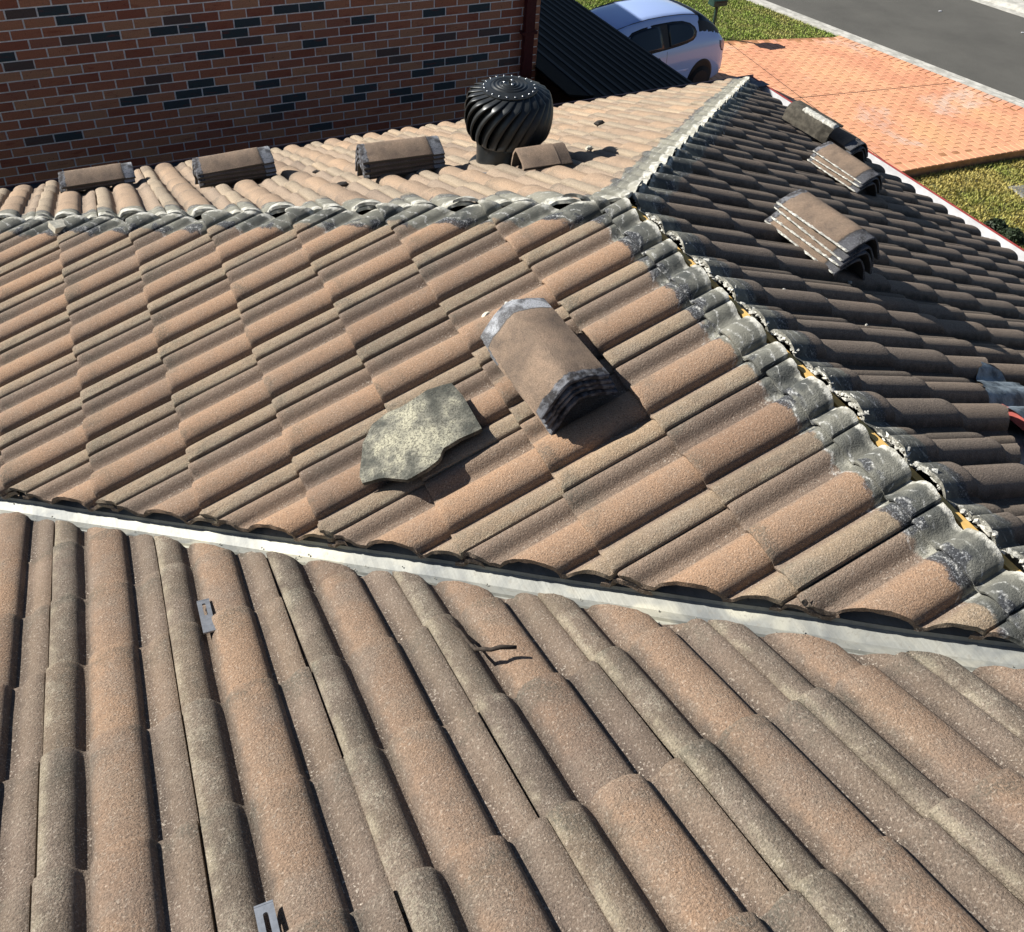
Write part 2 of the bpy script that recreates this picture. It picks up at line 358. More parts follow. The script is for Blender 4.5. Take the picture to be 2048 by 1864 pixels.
def tube(path, radii, n=8, cap=True):
    V, F = [], []
    for i, p in enumerate(path):
        a = Vector(path[max(i-1, 0)]); b = Vector(path[min(i+1, len(path)-1)]); d = (b-a).normalized()
        up = Vector((0, 0, 1)) if abs(d.z) < .9 else Vector((1, 0, 0)); e1 = d.cross(up).normalized(); e2 = d.cross(e1)
        r = radii[i] if isinstance(radii, (list, tuple)) else radii
        for k in range(n):
            a_ = 2*math.pi*k/n; V.append(Vector(p) + e1*math.cos(a_)*r + e2*math.sin(a_)*r)
    for i in range(len(path)-1):
        for k in range(n): F.append((i*n+k, i*n+(k+1) % n, (i+1)*n+(k+1) % n, (i+1)*n+k))
    if cap: F += [tuple(range(n))[::-1], tuple((len(path)-1)*n+k for k in range(n))]
    return V, F
def frame(origin, eu, ev):
    eu, ev = Vector(eu), Vector(ev); n = eu.cross(ev)
    m = Matrix((eu, ev, n)).transposed().to_4x4(); m.translation = Vector(origin); return m
def hitplane(px, py, n, k):
    """point of a plane seen at a pixel of the 2048 x 1864 photograph: used once, to lay out measured positions"""
    R = cam.rotation_euler.to_matrix(); C = Vector(cam.location)
    v = R @ Vector(((px-1024+20.9376)/1850.733, -(py-932+303.6455)/1850.733, -1)); n = Vector(n)
    return C + v*((k-n.dot(C))/n.dot(v))

# ------------------------------------------------------------------ SETTING: ground, lawns, road, kerbs
mesh_obj('ground', [(-200, -200, GZ-.35), (200, -200, GZ-.35), (200, 200, GZ-.35), (-200, 200, GZ-.35)], [(0, 1, 2, 3)], M['soil'])['kind'] = 'structure'
KD = Vector((.2155, -.9765, 0)); KN = Vector((.9765, .2155, 0)); K0 = Vector((14.39, 18.66, 0))
def kp(a, b, z): p = K0 + KD*a + KN*b; return (p.x, p.y, z)
def slab(name, poly, z0, z1, mat):
    n = len(poly); V = [(p[0], p[1], z0) for p in poly] + [(p[0], p[1], z1) for p in poly]
    F = [tuple(range(n))[::-1], tuple(range(n, 2*n))] + [(i, (i+1) % n, n+(i+1) % n, n+i) for i in range(n)]
    return mesh_obj(name, V, F, mat)
r_ = slab('road', [kp(60, .60, 0)[:2], kp(60, 6.05, 0)[:2], kp(-60, 6.05, 0)[:2], kp(-60, .60, 0)[:2]], GZ-.30, GZ-.10, M['asphalt']); tag(r_, kind='structure')
def kerb(name, sgn, off):
    prof = [(0, -.3), (0, .0), (.17, .0), (.25, -.025), (.32, -.085), (.60, -.094), (.62, -.3)]
    V, F = [], []; st = [i*2.4-60 for i in range(51)]
    root = empty(name); tag(root, kind='structure')
    for j in range(len(st)-1):
        V, F = [], []
        for a in (st[j]+.004, st[j+1]-.004):
            for (b, z) in prof: V.append(kp(a, off + sgn*b, GZ+z))
        n = len(prof)
        F = [(i, i+1, n+i+1, n+i) for i in range(n-1)] + [tuple(range(n)), tuple(range(n, 2*n))]
        mesh_obj('kerb_stone', V, F, M['kerb'], root)
    return root
kerb('kerb', 1, 0.0); kerb('kerb', -1, 6.45)
fv = slab('verge', [kp(60, 6.45, 0)[:2], kp(60, 30, 0)[:2], kp(-60, 30, 0)[:2], kp(-60, 6.45, 0)[:2]], GZ-.3, GZ-.003, M['kerb']); tag(fv, kind='structure')
box_seam = None
# lawns
lawn_n = [(6, 16.60), (12.02, 16.47), (14.95, 15.86), kp(-45, -.005, 0)[:2], (-6, 60)]
lawn_s = [(4.2, 2.0), (4.2, 10.02), (11.68, 10.02), (13.3, 9.96), (16.25, 9.75), kp(26, -.005, 0)[:2], (8, -8)]
tag(slab('lawn', lawn_n, GZ-.3, GZ-.02, M['soil']), kind='structure')
tag(slab('lawn', lawn_s, GZ-.34, GZ-.16, M['soil']), kind='structure')
# driveway slab and pavers
E1 = Vector((.9935, -.1138, 0)); E2 = Vector((.1138, .9935, 0)); D0 = Vector((11.68, 10.04, 0))
drv = [(6.0, 10.25), (11.68, 10.06), (13.3, 9.99), (16.27, 9.80), kp(2.7+.1, -.003, 0)[:2], (14.95, 15.83), (12.02, 16.44), (6.0, 16.57)]
drive = slab('driveway', drv, GZ-.3, GZ-.006, M['paver_joint']); tag(drive, kind='structure')
def inside(poly, x, y):
    r = False; n = len(poly); j = n-1
    for i in range(n):
        xi, yi = poly[i]; xj, yj = poly[j]
        if (yi > y) != (yj > y) and x < (xj-xi)*(y-yi)/(yj-yi)+xi: r = not r
        j = i
    return r
pav = []
LP, WP = .285, .155
def add_pav(cx, cy, ang, L, Wd): pav.append((cx, cy, ang, L, Wd))
a0 = math.atan2(E2.y, E2.x)
for i in range(-50, 50):
    for j in range(-40, 40):
        p = D0 + E1*(i*WP) + E2*(j*LP + (LP/2 if i % 2 else 0))
        ok = all(inside(drv, p.x+dx, p.y+dy) for dx, dy in ((.06, .11), (-.06, .11), (.06, -.20 if p.y < 12 else -.11), (-.06, -.20 if p.y < 12 else -.11), (.20, 0)))
        if ok and p.x > 8.5: add_pav(p.x, p.y, a0, LP-.014, WP-.014)
# soldier courses along the near edge and the kerb
for k in range(-25, 40):
    x = 11.68 + k*.155; y = 10.17 - max(0, (x-11.68))*.042
    if x < 16: add_pav(x, y, rad(88), .235, .141)
for k in range(46):
    p = K0 + KD*(2.9 + k*.155) + KN*(-.14)
    if p.y > 10.1: add_pav(p.x, p.y, math.atan2(KN.y, KN.x), .235, .141)
def paver_vf(L, Wd, base=0, cx=0, cy=0, ang=0, z=0, rot=0):
    ca, sa = math.cos(ang), math.sin(ang); V = []
    for (k, zz) in ((1.0, -.02), (1.0, -.002), (.93, .0025)):
        for (a, b) in ((-1, -1), (1, -1), (1, 1), (-1, 1)):
            kk = (L/2-(1-k)*.08)*a, (Wd/2-(1-k)*.08)*b
            V.append((cx+ca*kk[0]-sa*kk[1], cy+sa*kk[0]+ca*kk[1], z+zz))
    F = [(8, 9, 10, 11)]
    for r0 in (0, 4):
        for i in range(4): F.append((r0+i, r0+(i+1) % 4, r0+4+(i+1) % 4, r0+4+i))
    return V, [tuple(i+base for i in f) for f in F]
camv = Vector(cam.location)
pav.sort(key=lambda p: ((Vector((p[0], p[1], GZ))-camv).length + (100 if p[0] < 11.6 else 0)))
def set_tone(me, vals):
    at = me.attributes.new('tone', 'FLOAT', 'FACE'); at.data.foreach_set('value', vals)
pvar = {}
for (cx, cy, ang, L, Wd) in pav[:296]:
    key = (round(L, 3), random.randrange(6))
    if key not in pvar:
        V, F = paver_vf(L, Wd); me = bpy.data.meshes.new('paver'); me.from_pydata(V, [], F); me.materials.append(M['paver']); set_tone(me, [random.random()]*len(F)); pvar[key] = me
    o = bpy.data.objects.new('paver', pvar[key]); COL.objects.link(o); o.parent = drive
    o.location = (cx, cy, GZ-.004+(.006 if L < .26 else 0)+random.uniform(-.001, .001)); o.rotation_euler = (0, 0, ang+random.uniform(-.01, .01))
V, F, tn = [], [], []
for (cx, cy, ang, L, Wd) in pav[296:]:
    v, f = paver_vf(L, Wd, len(V), cx, cy, ang, GZ-.004+(.006 if L < .26 else 0)); V += v; F += f; tn += [random.random()]*len(f)
o = mesh_obj('paver_field', V, F, M['paver'], drive); o['kind'] = 'stuff'; set_tone(o.data, tn)

for (p0, e, l0, l1) in ((Vector((11.92, 15.34, 0)), E2, -5.0, 1.0), (Vector((11.55, 13.29, 0)), E1, -1.0, 3.9)):
    nrm = Vector((-e.y, e.x, 0))*.007; V = []
    for l in (l0, l1):
        for w in (-1, 1): q_ = p0+e*l+nrm*w; V += [(q_.x, q_.y, GZ-.02), (q_.x, q_.y, GZ+.0025)]
    mesh_obj('control_joint', V, [(0, 1, 3, 2), (1, 5, 7, 3), (4, 6, 7, 5), (0, 4, 5, 1), (2, 3, 7, 6)], M['trim'], drive)
# grass blades
def grass(name, test, n, x0, x1, y0, y1, z, mat, hh, label):
    V, F = [], []; k = 0; rr = random.Random(5)
    while k < n:
        x = rr.uniform(x0, x1); y = rr.uniform(y0, y1)
        if not test(x, y): continue
        a = rr.uniform(0, 6.283); h = hh*rr.uniform(.5, 1.3); w = .012*rr.uniform(.7, 1.6); lx = rr.uniform(-.6, .6)*h; ly = rr.uniform(-.6, .6)*h
        b = len(V); V += [(x-w*math.cos(a), y-w*math.sin(a), z), (x+w*math.cos(a), y+w*math.sin(a), z), (x+lx, y+ly, z+h)]; F.append((b, b+1, b+2)); k += 1
    o = mesh_obj(name, V, F, mat); tag(o, kind='stuff'); o['label'] = label
grass('grass', lambda x, y: inside(lawn_n, x, y) and x > 7.5 and y < 30, 90000, 7, 15, 15.8, 27, GZ-.025, M['grass_green'], .045, 'green lawn grass between the hatchback and the kerb')
grass('grass', lambda x, y: inside(lawn_s, x, y) and x > 9, 60000, 9, 16.5, 5.5, 10.0, GZ-.165, M['grass_dry'], .05, 'dry yellowing lawn grass below the orange driveway')

# ------------------------------------------------------------------ THE ROOF: one slope each, tiles as parts
PROF = [(-.02, .000), (-.0015, .001), (.0012, .0190), (.009, .0225), (.021, .0222), (.033, .0180), (.043, .0110), (.051, .0045), (.058, .0008), (.066, .0), (.080, .0)]
for k in range(1, 14):
    a = math.pi*k/14
    PROF.append((.1415-.0595*math.cos(a), .0375*math.sin(a)**.92))
PROF += [(.2025, .0), (.210, .0003), (.2155, .004), (.222, .0125), (.230, .0225), (.240, .0305), (.253, .0350), (.268, .0355), (.284, .0325), (.2945, .0280), (.2968, .0240)]
VS = [0.0, .004, .012, .026, .09, .20, .345, .395]
THK = .0145
def tile_bm(seed):
    rr = random.Random(seed); bm = bmesh.new(); nu = len(PROF); T, B = [], []
    off = Vector((seed*3.1, seed*1.7, 0))
    ph = rr.uniform(-.0012, .0012)
    for j, v in enumerate(VS):
        rowt, rowb = [], []
        for i, (u, h) in enumerate(PROF):
            lift = .0220*(1-v/.345)
            drop = {0: .0058, 1: .0024, 2: .0008}.get(j, 0)*(.6+h*18)
            hh = h*(1+ph*8) + lift - .025
            wv = noise.noise(Vector((u*40, v*9, 0))+off)*.0011
            vv = v + (noise.noise(Vector((u*70, 5, 0))+off)*.0022 if j < 2 else 0)
            rowt.append(bm.verts.new((u, vv, hh-drop+wv))); rowb.append((u, vv, hh-THK))
        T.append(rowt)
        B.append([bm.verts.new(p) for p in rowb] if j in (0, len(VS)-1) else None)
    for j in range(len(VS)-1):
        for i in range(nu-1): bm.faces.new((T[j][i], T[j][i+1], T[j+1][i+1], T[j+1][i]))
    for i in range(nu-1):
        bm.faces.new((B[0][i+1], B[0][i], B[-1][i], B[-1][i+1]))
        bm.faces.new((T[0][i+1], T[0][i], B[0][i], B[0][i+1]))
        bm.faces.new((T[-1][i], T[-1][i+1], B[-1][i+1], B[-1][i]))
    bm.faces.new([T[j][0] for j in range(len(VS))] + [B[-1][0], B[0][0]])
    bm.faces.new([T[j][-1] for j in range(len(VS)-1, -1, -1)] + [B[0][-1], B[-1][-1]])
    return bm
BASE = [tile_bm(k) for k in range(7)]
def finish(me):
    for p in me.polygons: p.use_smooth = True
    me.set_sharp_from_angle(angle=rad(38))
SHARED = {}
def slope(name, label, origin, eu, ev, cols, rows, mat, cuts, skip=None, jit=1.0, gauge=G):
    """cuts: list of (point, outward normal) or callables grouping; a tile is dropped when wholly outside"""
    root = empty(name); tag(root, label, kind='structure')
    fr = frame(origin, eu, ev); rr = random.Random(hash(name+label) % 1000 if False else len(label)); nt = 0
    for j in cols:
        for i in rows:
            m = fr @ Matrix.Translation((j*TW + rr.gauss(0, .0011)*jit, i*gauge + rr.gauss(0, .0030)*jit*(2.2 if rr.random() < .08 else 1), rr.gauss(0, .0012)*jit)) @ Matrix.Rotation(rr.gauss(0, .0042)*jit, 4, 'Z') @ Matrix.Rotation(rr.gauss(0, .0035)*jit, 4, 'Y') @ Matrix.Rotation(rr.gauss(0, .0022)*jit, 4, 'X')
            corners = [m @ Vector(p) for p in ((0, 0, 0), (TW, 0, 0), (TW, .395, 0), (0, .395, 0))]
            use = []; out = False
            for grp in cuts(Vector(m @ Vector((.15, .2, 0)))):
                p0, n0 = Vector(grp[0]), Vector(grp[1]).normalized()
                ds = [(q_-p0).dot(n0) for q_ in corners]
                if min(ds) > -.015: out = True; break
                if max(ds) > -.02: use.append((p0, n0))
            if out: continue
            k = rr.randrange(7); nt += 1
            if not use:
                key = (mat.name, k)
                if key not in SHARED:
                    me = bpy.data.meshes.new('roof_tile'); BASE[k].to_mesh(me); me.materials.append(mat); finish(me); SHARED[key] = me
                me = SHARED[key]
            else:
                bm = BASE[k].copy(); inv = m.inverted(); r3 = inv.to_3x3()
                for p0, n0 in use:
                    pl, nl = inv @ p0, (r3 @ n0).normalized()
                    g = bm.verts[:] + bm.edges[:] + bm.faces[:]
                    res = bmesh.ops.bisect_plane(bm, geom=g, plane_co=pl, plane_no=nl, clear_outer=True)
                    ed = [e for e in res['geom_cut'] if isinstance(e, bmesh.types.BMEdge)]
                    vs = set(v for e in ed for v in e.verts)
                    if ed:
                        try: bmesh.ops.edgeloop_fill(bm, edges=ed)
                        except Exception: pass
                    for v in vs:
                        w = m @ v.co; a = noise.noise(Vector((w.x*38, w.y*38, w.z*38)))*.007 + noise.noise(Vector((w.x*110, w.y*110, 3)))*.004
                        v.co -= nl*(abs(a))
                if len(bm.faces) < 4: bm.free(); nt -= 1; continue
                bmesh.ops.triangulate(bm, faces=[f for f in bm.faces if len(f.verts) > 4])
                bm.normal_update()
                me = bpy.data.meshes.new('roof_tile'); bm.to_mesh(me); bm.free(); me.materials.append(mat); finish(me)
            o = bpy.data.objects.new('roof_tile', me); COL.objects.link(o); o.parent = root; o.matrix_world = m
    print(name, label[:20], 'tiles', nt)
    return root
r2 = math.sqrt(.5)
def cuts_M(p): return [((-.014, 0, 0), (1, 0, 0)), ((0, .11+.040, 0), (-1, -1, 0)), ((-.022, YA, 0), (1, 1, 0)), ((-4.0, 0, 0), (-1, 0, 0))]
def cuts_R(p):
    c_ = [((.030, 0, 0), (-1, 0, 0)), ((.020, YA, 0), (-1, 1, 0))]
    if p.x < 1.05: c_.append(((0, .11+.06, 0), (1, -1, 0)))
    elif p.x < 1.5: c_.append(((0, 1.17, 0), (0, -1, 0)))
    else: c_.append(((0, .2, 0), (0, -1, 0)))
    return c_
def cuts_B(p): return [((.018, YA, 0), (1, -1, 0)), ((-.018, YA, 0), (-1, -1, 0))]
def cuts_F(p):
    if p.x < 0: return [((0, .11-.116, 0), (1, 1, 0))]
    return [((0, .11-.126, 0), (-1, 1, 0)), ((0, 1.15, 0), (0, 1, 0))]
MS, MY, RS, RY = .4475, 2.6975, .5406, 1.7376
oM = Vector((-MS*c, MY, -MS*s)); oR = Vector((RS*c, RY, -RS*s))
rM = slope('roof_slope', 'sunlit central roof slope of brown concrete tiles between the ridge and the metal valley', oM, (0, -1, 0), (c, 0, s), range(-16, 10), range(-11, 2), M['tile_central'], cuts_M)
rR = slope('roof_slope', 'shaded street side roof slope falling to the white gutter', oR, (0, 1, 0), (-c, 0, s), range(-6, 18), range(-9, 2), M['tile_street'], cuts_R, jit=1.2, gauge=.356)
BS = .513; BX = -.0165
oB = Vector((BX, YA+BS*c, -BS*s))
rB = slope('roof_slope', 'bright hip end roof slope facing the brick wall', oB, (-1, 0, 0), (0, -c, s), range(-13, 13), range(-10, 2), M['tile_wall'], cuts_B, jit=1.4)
FX, FT = -2.1470, -1.3995
oF = Vector((FX, -FT*c, FZ+FT*s))
rF = slope('roof_slope', 'foreground roof slope of weathered tiles running down to the metal valley', oF, (-1, 0, 0), (0, -c, s), range(-13, 9), range(-8, 6), M['tile_front'], cuts_F, jit=1.2)
# sarking below each slope
def under(root, pts, h=-.075): 
    mesh_obj('sarking', [(p[0], p[1], p[2]+h) for p in pts], [tuple(range(len(pts)))], M['sarking'], root)
E_ = 3.75
under(rM, [(0, .05, 0), (0, YA, 0), (-3.9, YA+3.9, -3.9*t), (-3.9, .05+3.9, -3.9*t)], -.105)
under(rR, [(0, .05, 0), (0, YA, 0), (E_, YA+E_, -E_*t), (E_, .2, -E_*t), (1.1, .2, -1.1*t)], -.105)
under(rB, [(0, YA, 0), (E_, YA+E_, -E_*t), (-3.9, YA+3.9, -3.9*t)], -.105)
under(rF, [(-4.2, 4.2, FZ-4.2*t), (0, -.02, FZ), (1.2, 1.15, FZ-1.15*t), (2.0, 1.15, FZ-1.15*t), (2.0, -3.0, FZ+3*t), (-4.2, -3.0, FZ+3*t)], -.10)
# ridge board and hip boards
rb = empty('ridge_timber'); tag(rb, 'yellow pine ridge board showing in the open gap along the ridge', 'timber board')
mesh_obj('board', *box_vf(-.002, .020, .1, YA+.01, -.16, -.016), M['timber'], rb)
for sx, lab in ((-1, 'yellow'), (1, 'x')):
    V, F = tube([(0, YA, -.10), (sx*3.7, YA+3.7, -.10-3.7*t)], .016, 4); mesh_obj('hip_rafter', V, F, M['sarking'], rb)
# ragged mortar left along the rims of ridge and hips
def mortar_line(name, a, b, n, side, mat, label, hoff, size):
    bm = bmesh.new(); a, b = Vector(a), Vector(b); rr = random.Random(n)
    for k in range(n):
        p = a.lerp(b, (k+rr.uniform(-.4, .4))/n) + Vector(side)*rr.uniform(-.006, .006)
        hgt = rr.uniform(-.006, .006)
        r = size*rr.uniform(.4, 1.25)
        g = bmesh.ops.create_icosphere(bm, subdivisions=1, radius=r)
        for v in g['verts']:
            v.co *= 1+.35*noise.noise(v.co*90+Vector((k, 0, 0))); v.co.z *= .55; v.co += p + Vector((0, 0, hoff+hgt))
    o = bm_obj(name, bm, mat); tag(o, label, kind='stuff'); return o
def profile_h(u):
    u = u % TW
    for (u0, h0), (u1, h1) in zip(PROF, PROF[1:]):
        if u0 <= u <= u1: return h0 + (h1-h0)*(u-u0)/max(u1-u0, 1e-6)
    return .025
def rim_mortar(name, pts_fn, n, mat, label, size):
    bm = bmesh.new(); rr = random.Random(n+3)
    for k in range(n):
        P = pts_fn((k+rr.uniform(-.3, .3))/n, rr)
        if P is None: continue
        g = bmesh.ops.create_icosphere(bm, subdivisions=1, radius=size*rr.uniform(.3, 1.15))
        sx, sy, sz = rr.uniform(.7, 1.9), rr.uniform(.7, 1.9), rr.uniform(.35, .8); o_ = Vector((k*1.3, 0, 0))
        for v in g['verts']:
            v.co *= 1+1.1*noise.noise(v.co*170+o_); v.co = Vector((v.co.x*sx, v.co.y*sy, v.co.z*sz)); v.co += P
    o = bm_obj(name, bm, mat); tag(o, label, 'mortar', kind='stuff'); return o
def rimM(f, rr):
    y = .16+f*(YA-.16); u = (MY-y); return Vector((-.018+rr.uniform(-.004, .002), y, -.018*t-.034+profile_h(u)+rr.uniform(-.012, .001)))
def rimR(f, rr):
    y = .2+f*(YA-.2); u = (y-RY); return Vector((.034+rr.uniform(-.003, .008), y, -.034*t-.020+profile_h(u)+rr.uniform(-.014, .006)))
def rimBM(f, rr):
    x = -.05-f*3.4; u = (BX-x); return Vector((x, YA-x+.026+rr.uniform(-.004, .008), (x-.02)*t-.030+profile_h(u)+rr.uniform(-.014, .004)))
def rimBR(f, rr):
    x = .05+f*3.6; u = (BX-x); return Vector((x, YA+x+.026+rr.uniform(-.006, .008), -(x+.02)*t-.030+profile_h(u)+rr.uniform(-.014, .003)))
def rimMB(f, rr):
    x = -.05-f*3.4; y = YA-x-.03; u = MY-y; return Vector((x, y+rr.uniform(-.02, .0), x*t-.036+profile_h(u)+rr.uniform(-.012, -.002)))
rim_mortar('mortar_rim', rimM, 150, M['mortar_dark'], 'broken grey mortar along the near side of the open ridge', .007)
rim_mortar('mortar_rim', rimR, 420, M['mortar'], 'broken pale mortar along the far side of the open ridge', .008)
rim_mortar('mortar_rim', rimBM, 520, M['mortar'], 'ragged white mortar along the hip above the central slope', .008)
rim_mortar('mortar_rim', rimBR, 420, M['mortar'], 'ragged pale mortar along the hip above the shaded slope', .009)

# valley flashing
def valley():
    root = empty('valley_flashing'); tag(root, 'long pale zinc valley flashing between foreground and central roof slopes', 'metal flashing')
    # cross-section perpendicular (in plan) to the valley; w>0 on the central side
    prof = [(-.23, .0), (-.16, 0), (-.155, .010), (-.150, 0), (-.10, 0), (-.096, .009), (-.092, 0), (-.045, .0), (-.041, .009), (-.037, 0), (0, -.004), (.037, 0), (.041, .009), (.045, 0), (.092, 0), (.096, .005), (.15, 0), (.23, 0)]
    N = 60; V, F = [], []
    for k in range(N+1):
        a = -.03+4.3*k/N
        cx, cy = -a, .11+a
        for (w, h) in prof:
            x, y = cx+w*r2, cy+w*r2
            zM = -abs(x)*t; zF = FZ - y*t
            z = max(zM, zF) - .056 + h + noise.noise(Vector((a*5, w*9, 0)))*.006
            V.append((x, y, z))
    n = len(prof)
    for k in range(N):
        for i in range(n-1): F.append((k*n+i, k*n+i+1, (k+1)*n+i+1, (k+1)*n+i))
    mesh_obj('valley_tray', V, F, M['valley'], root)
    # right hand valley
    V = []
    for k in range(15):
        a = -.03+1.1*k/14
        for (w, h) in prof:
            x, y = a+w*r2*-1, .11+a+w*r2
            z = max(-abs(x)*t, FZ-y*t)-.075+h
            V.append((x, y, z))
    F = [(k*n+i+1, k*n+i, (k+1)*n+i, (k+1)*n+i+1) for k in range(14) for i in range(n-1)]
    mesh_obj('valley_tray', V, F, M['valley'], root)
valley()
bm = bmesh.new(); rr = random.Random(44)
for k in range(260):
    a = .05+2.7*rr.random()**.8; w = rr.gauss(-.055, .03)
    if abs(w) > .12: continue
    x, y = -a+w*r2, .11+a+w*r2; z = max(-abs(x)*t, FZ-y*t)-.053
    g = bmesh.ops.create_icosphere(bm, subdivisions=1, radius=rr.uniform(.0012, .0042))
    for v in g['verts']: v.co *= 1+.4*noise.noise(v.co*300+Vector((k, 0, 0))); v.co.z *= .6; v.co += Vector((x, y, z))
tag(bm_obj('grit', bm, M['mortar_dark']), 'fine grit and crumbs washed down along the pale valley', kind='stuff')
# lump of mossy mortar where the two valleys meet
bm = bmesh.new(); rr = random.Random(3)
for k in range(60):
    f = k/60; p = Vector((.02+.12*f, .03+.02*f, -.03-.01*f)) + Vector((rr.uniform(-.01, .01), rr.uniform(-.012, .012), rr.uniform(-.006, .012)))
    g = bmesh.ops.create_icosphere(bm, subdivisions=2, radius=rr.uniform(.008, .02))
    for v in g['verts']: v.co *= 1+.4*noise.noise(v.co*80+Vector((k, 0, 0))); v.co += p
o = bm_obj('mortar_lump', bm, M['mortar_dark']); tag(o, 'mossy grey mortar lump at the upper end of the pale valley', 'mortar')

# gutters
def gutter(name, label, a, b, out, mats, top):
    root = empty(name); tag(root, label, 'gutter'); a, b, out = Vector(a), Vector(b), Vector(out)
    def strip(nm, prof, mat):
        V = []
        for P in (a, b):
            for (w, h) in prof: q_ = P+out*w; V.append((q_.x, q_.y, top+h))
        n = len(prof); mesh_obj(nm, V, [(i, i+1, n+i+1, n+i) for i in range(n-1)], mat, root)
    strip('trough', [(-.26, .01), (-.13, .0), (-.13, -.075), (-.012, -.075), (-.012, -.002)], mats[0])
    strip('lip', [(-.012, 0), (-.012, .006), (0, .006), (0, -.004)], mats[1])
    strip('outer_face', [(0, -.004), (.0, -.11), (-.02, -.115)], mats[2])
    return root
gutter('gutter', 'white gutter with a red lip along the street side eave', (3.96, 6.157, 0), (3.96, .0, 0), (1, 0, 0), (M['gutter'], M['gutter_red'], M['gutter_red']), -1.642)
gutter('gutter', 'dark gutter with a thin pinkish lip below the brick wall', (3.99, 6.157, 0), (-4.2, 6.157, 0), (0, 1, 0), (M['gutter_shade'], M['lip_brown'], M['gutter_red']), -1.640)
def end_gutter():
    root = empty('gutter', (0, 0, 0)); tag(root, 'red gutter end in a sunlit pink tone beside the blue grey lead flashing', 'gutter')
    a = hitplane(2000, 815, (0, 0, 1), -.345); b = hitplane(2110, 872, (0, 0, 1), -.36); d_ = (b-a).normalized(); n_ = Vector((d_.y, -d_.x, 0))
    V = []
    for p, k in ((a, .25), (b, 1.0), (b+d_*.5, 1.0)):
        for w, h in ((0, .0), (0, .012), (.016*k, .012), (.03*k, -.05*k), (.0, -.05*k)): V.append(p + n_*(-.008+w) + Vector((0, 0, h)))
    F = [(i*5+j, i*5+(j+1) % 5, (i+1)*5+(j+1) % 5, (i+1)*5+j) for i in range(2) for j in range(5)] + [(0, 1, 2, 3, 4)[::-1], (10, 11, 12, 13, 14)]
    mesh_obj('gutter_end', V, F, M['gutter_pink'], root)
end_gutter()
# lead flashing dressed over the street side tiles
def lead_sheet(name, label, poly_uv, fr, hfun, mat, nx=30, ny=20):
    """poly_uv: four corners in slope coordinates, hfun(u,v)->height"""
    A, B, C_, D = [Vector((*p, 0)) for p in poly_uv]; V, F = [], []
    for j in range(ny+1):
        for i in range(nx+1):
            f, g = i/nx, j/ny; p = (A.lerp(B, f)).lerp(D.lerp(C_, f), g)
            e = noise.noise(Vector((f*7, g*7, 2)))*.012 if (i in (0, nx) or j in (0, ny)) else 0
            p = p + Vector((e, e, 0)); p.z = hfun(p.x, p.y) + noise.noise(Vector((p.x*30, p.y*30, 0)))*.004
            V.append(fr @ p)
    for j in range(ny):
        for i in range(nx): k = j*(nx+1)+i; F.append((k, k+1, k+nx+2, k+nx+1))
    o = mesh_obj(name, V, F, mat, smooth=True)
    if sum((o.data.polygons[k].normal.z for k in range(20))) < 0: o.data.flip_normals()
    tag(o, label, 'lead flashing'); return o
frR = frame(oR, (0, 1, 0), (-c, 0, s)); frB = frame(oB, (-1, 0, 0), (0, -c, s))
def uvR(x, y): return (y-RY, (oR.x-x)/c)
def tileh(u, v): return profile_h(u) - .025 + .0220*(1-(v % G)/.345)
lead_sheet('lead_flashing', 'crumpled blue grey lead flashing at the right edge dressed over shaded tiles', [uvR(.82, 1.08), uvR(1.03, 1.27), uvR(1.50, 1.05), uvR(.90, .84)], frR, lambda u, v: tileh(u, v)+.010, M['lead'])
lead_sheet('lead_flashing', 'smooth blue grey lead apron beneath the black roof ventilator', [(-.44, -1.305), (.135, -1.305), (.125, -.62), (-.44, -.62)], frame(oB, (-1, 0, 0), (0, -c, s)), lambda u, v: -.004, M['lead'])

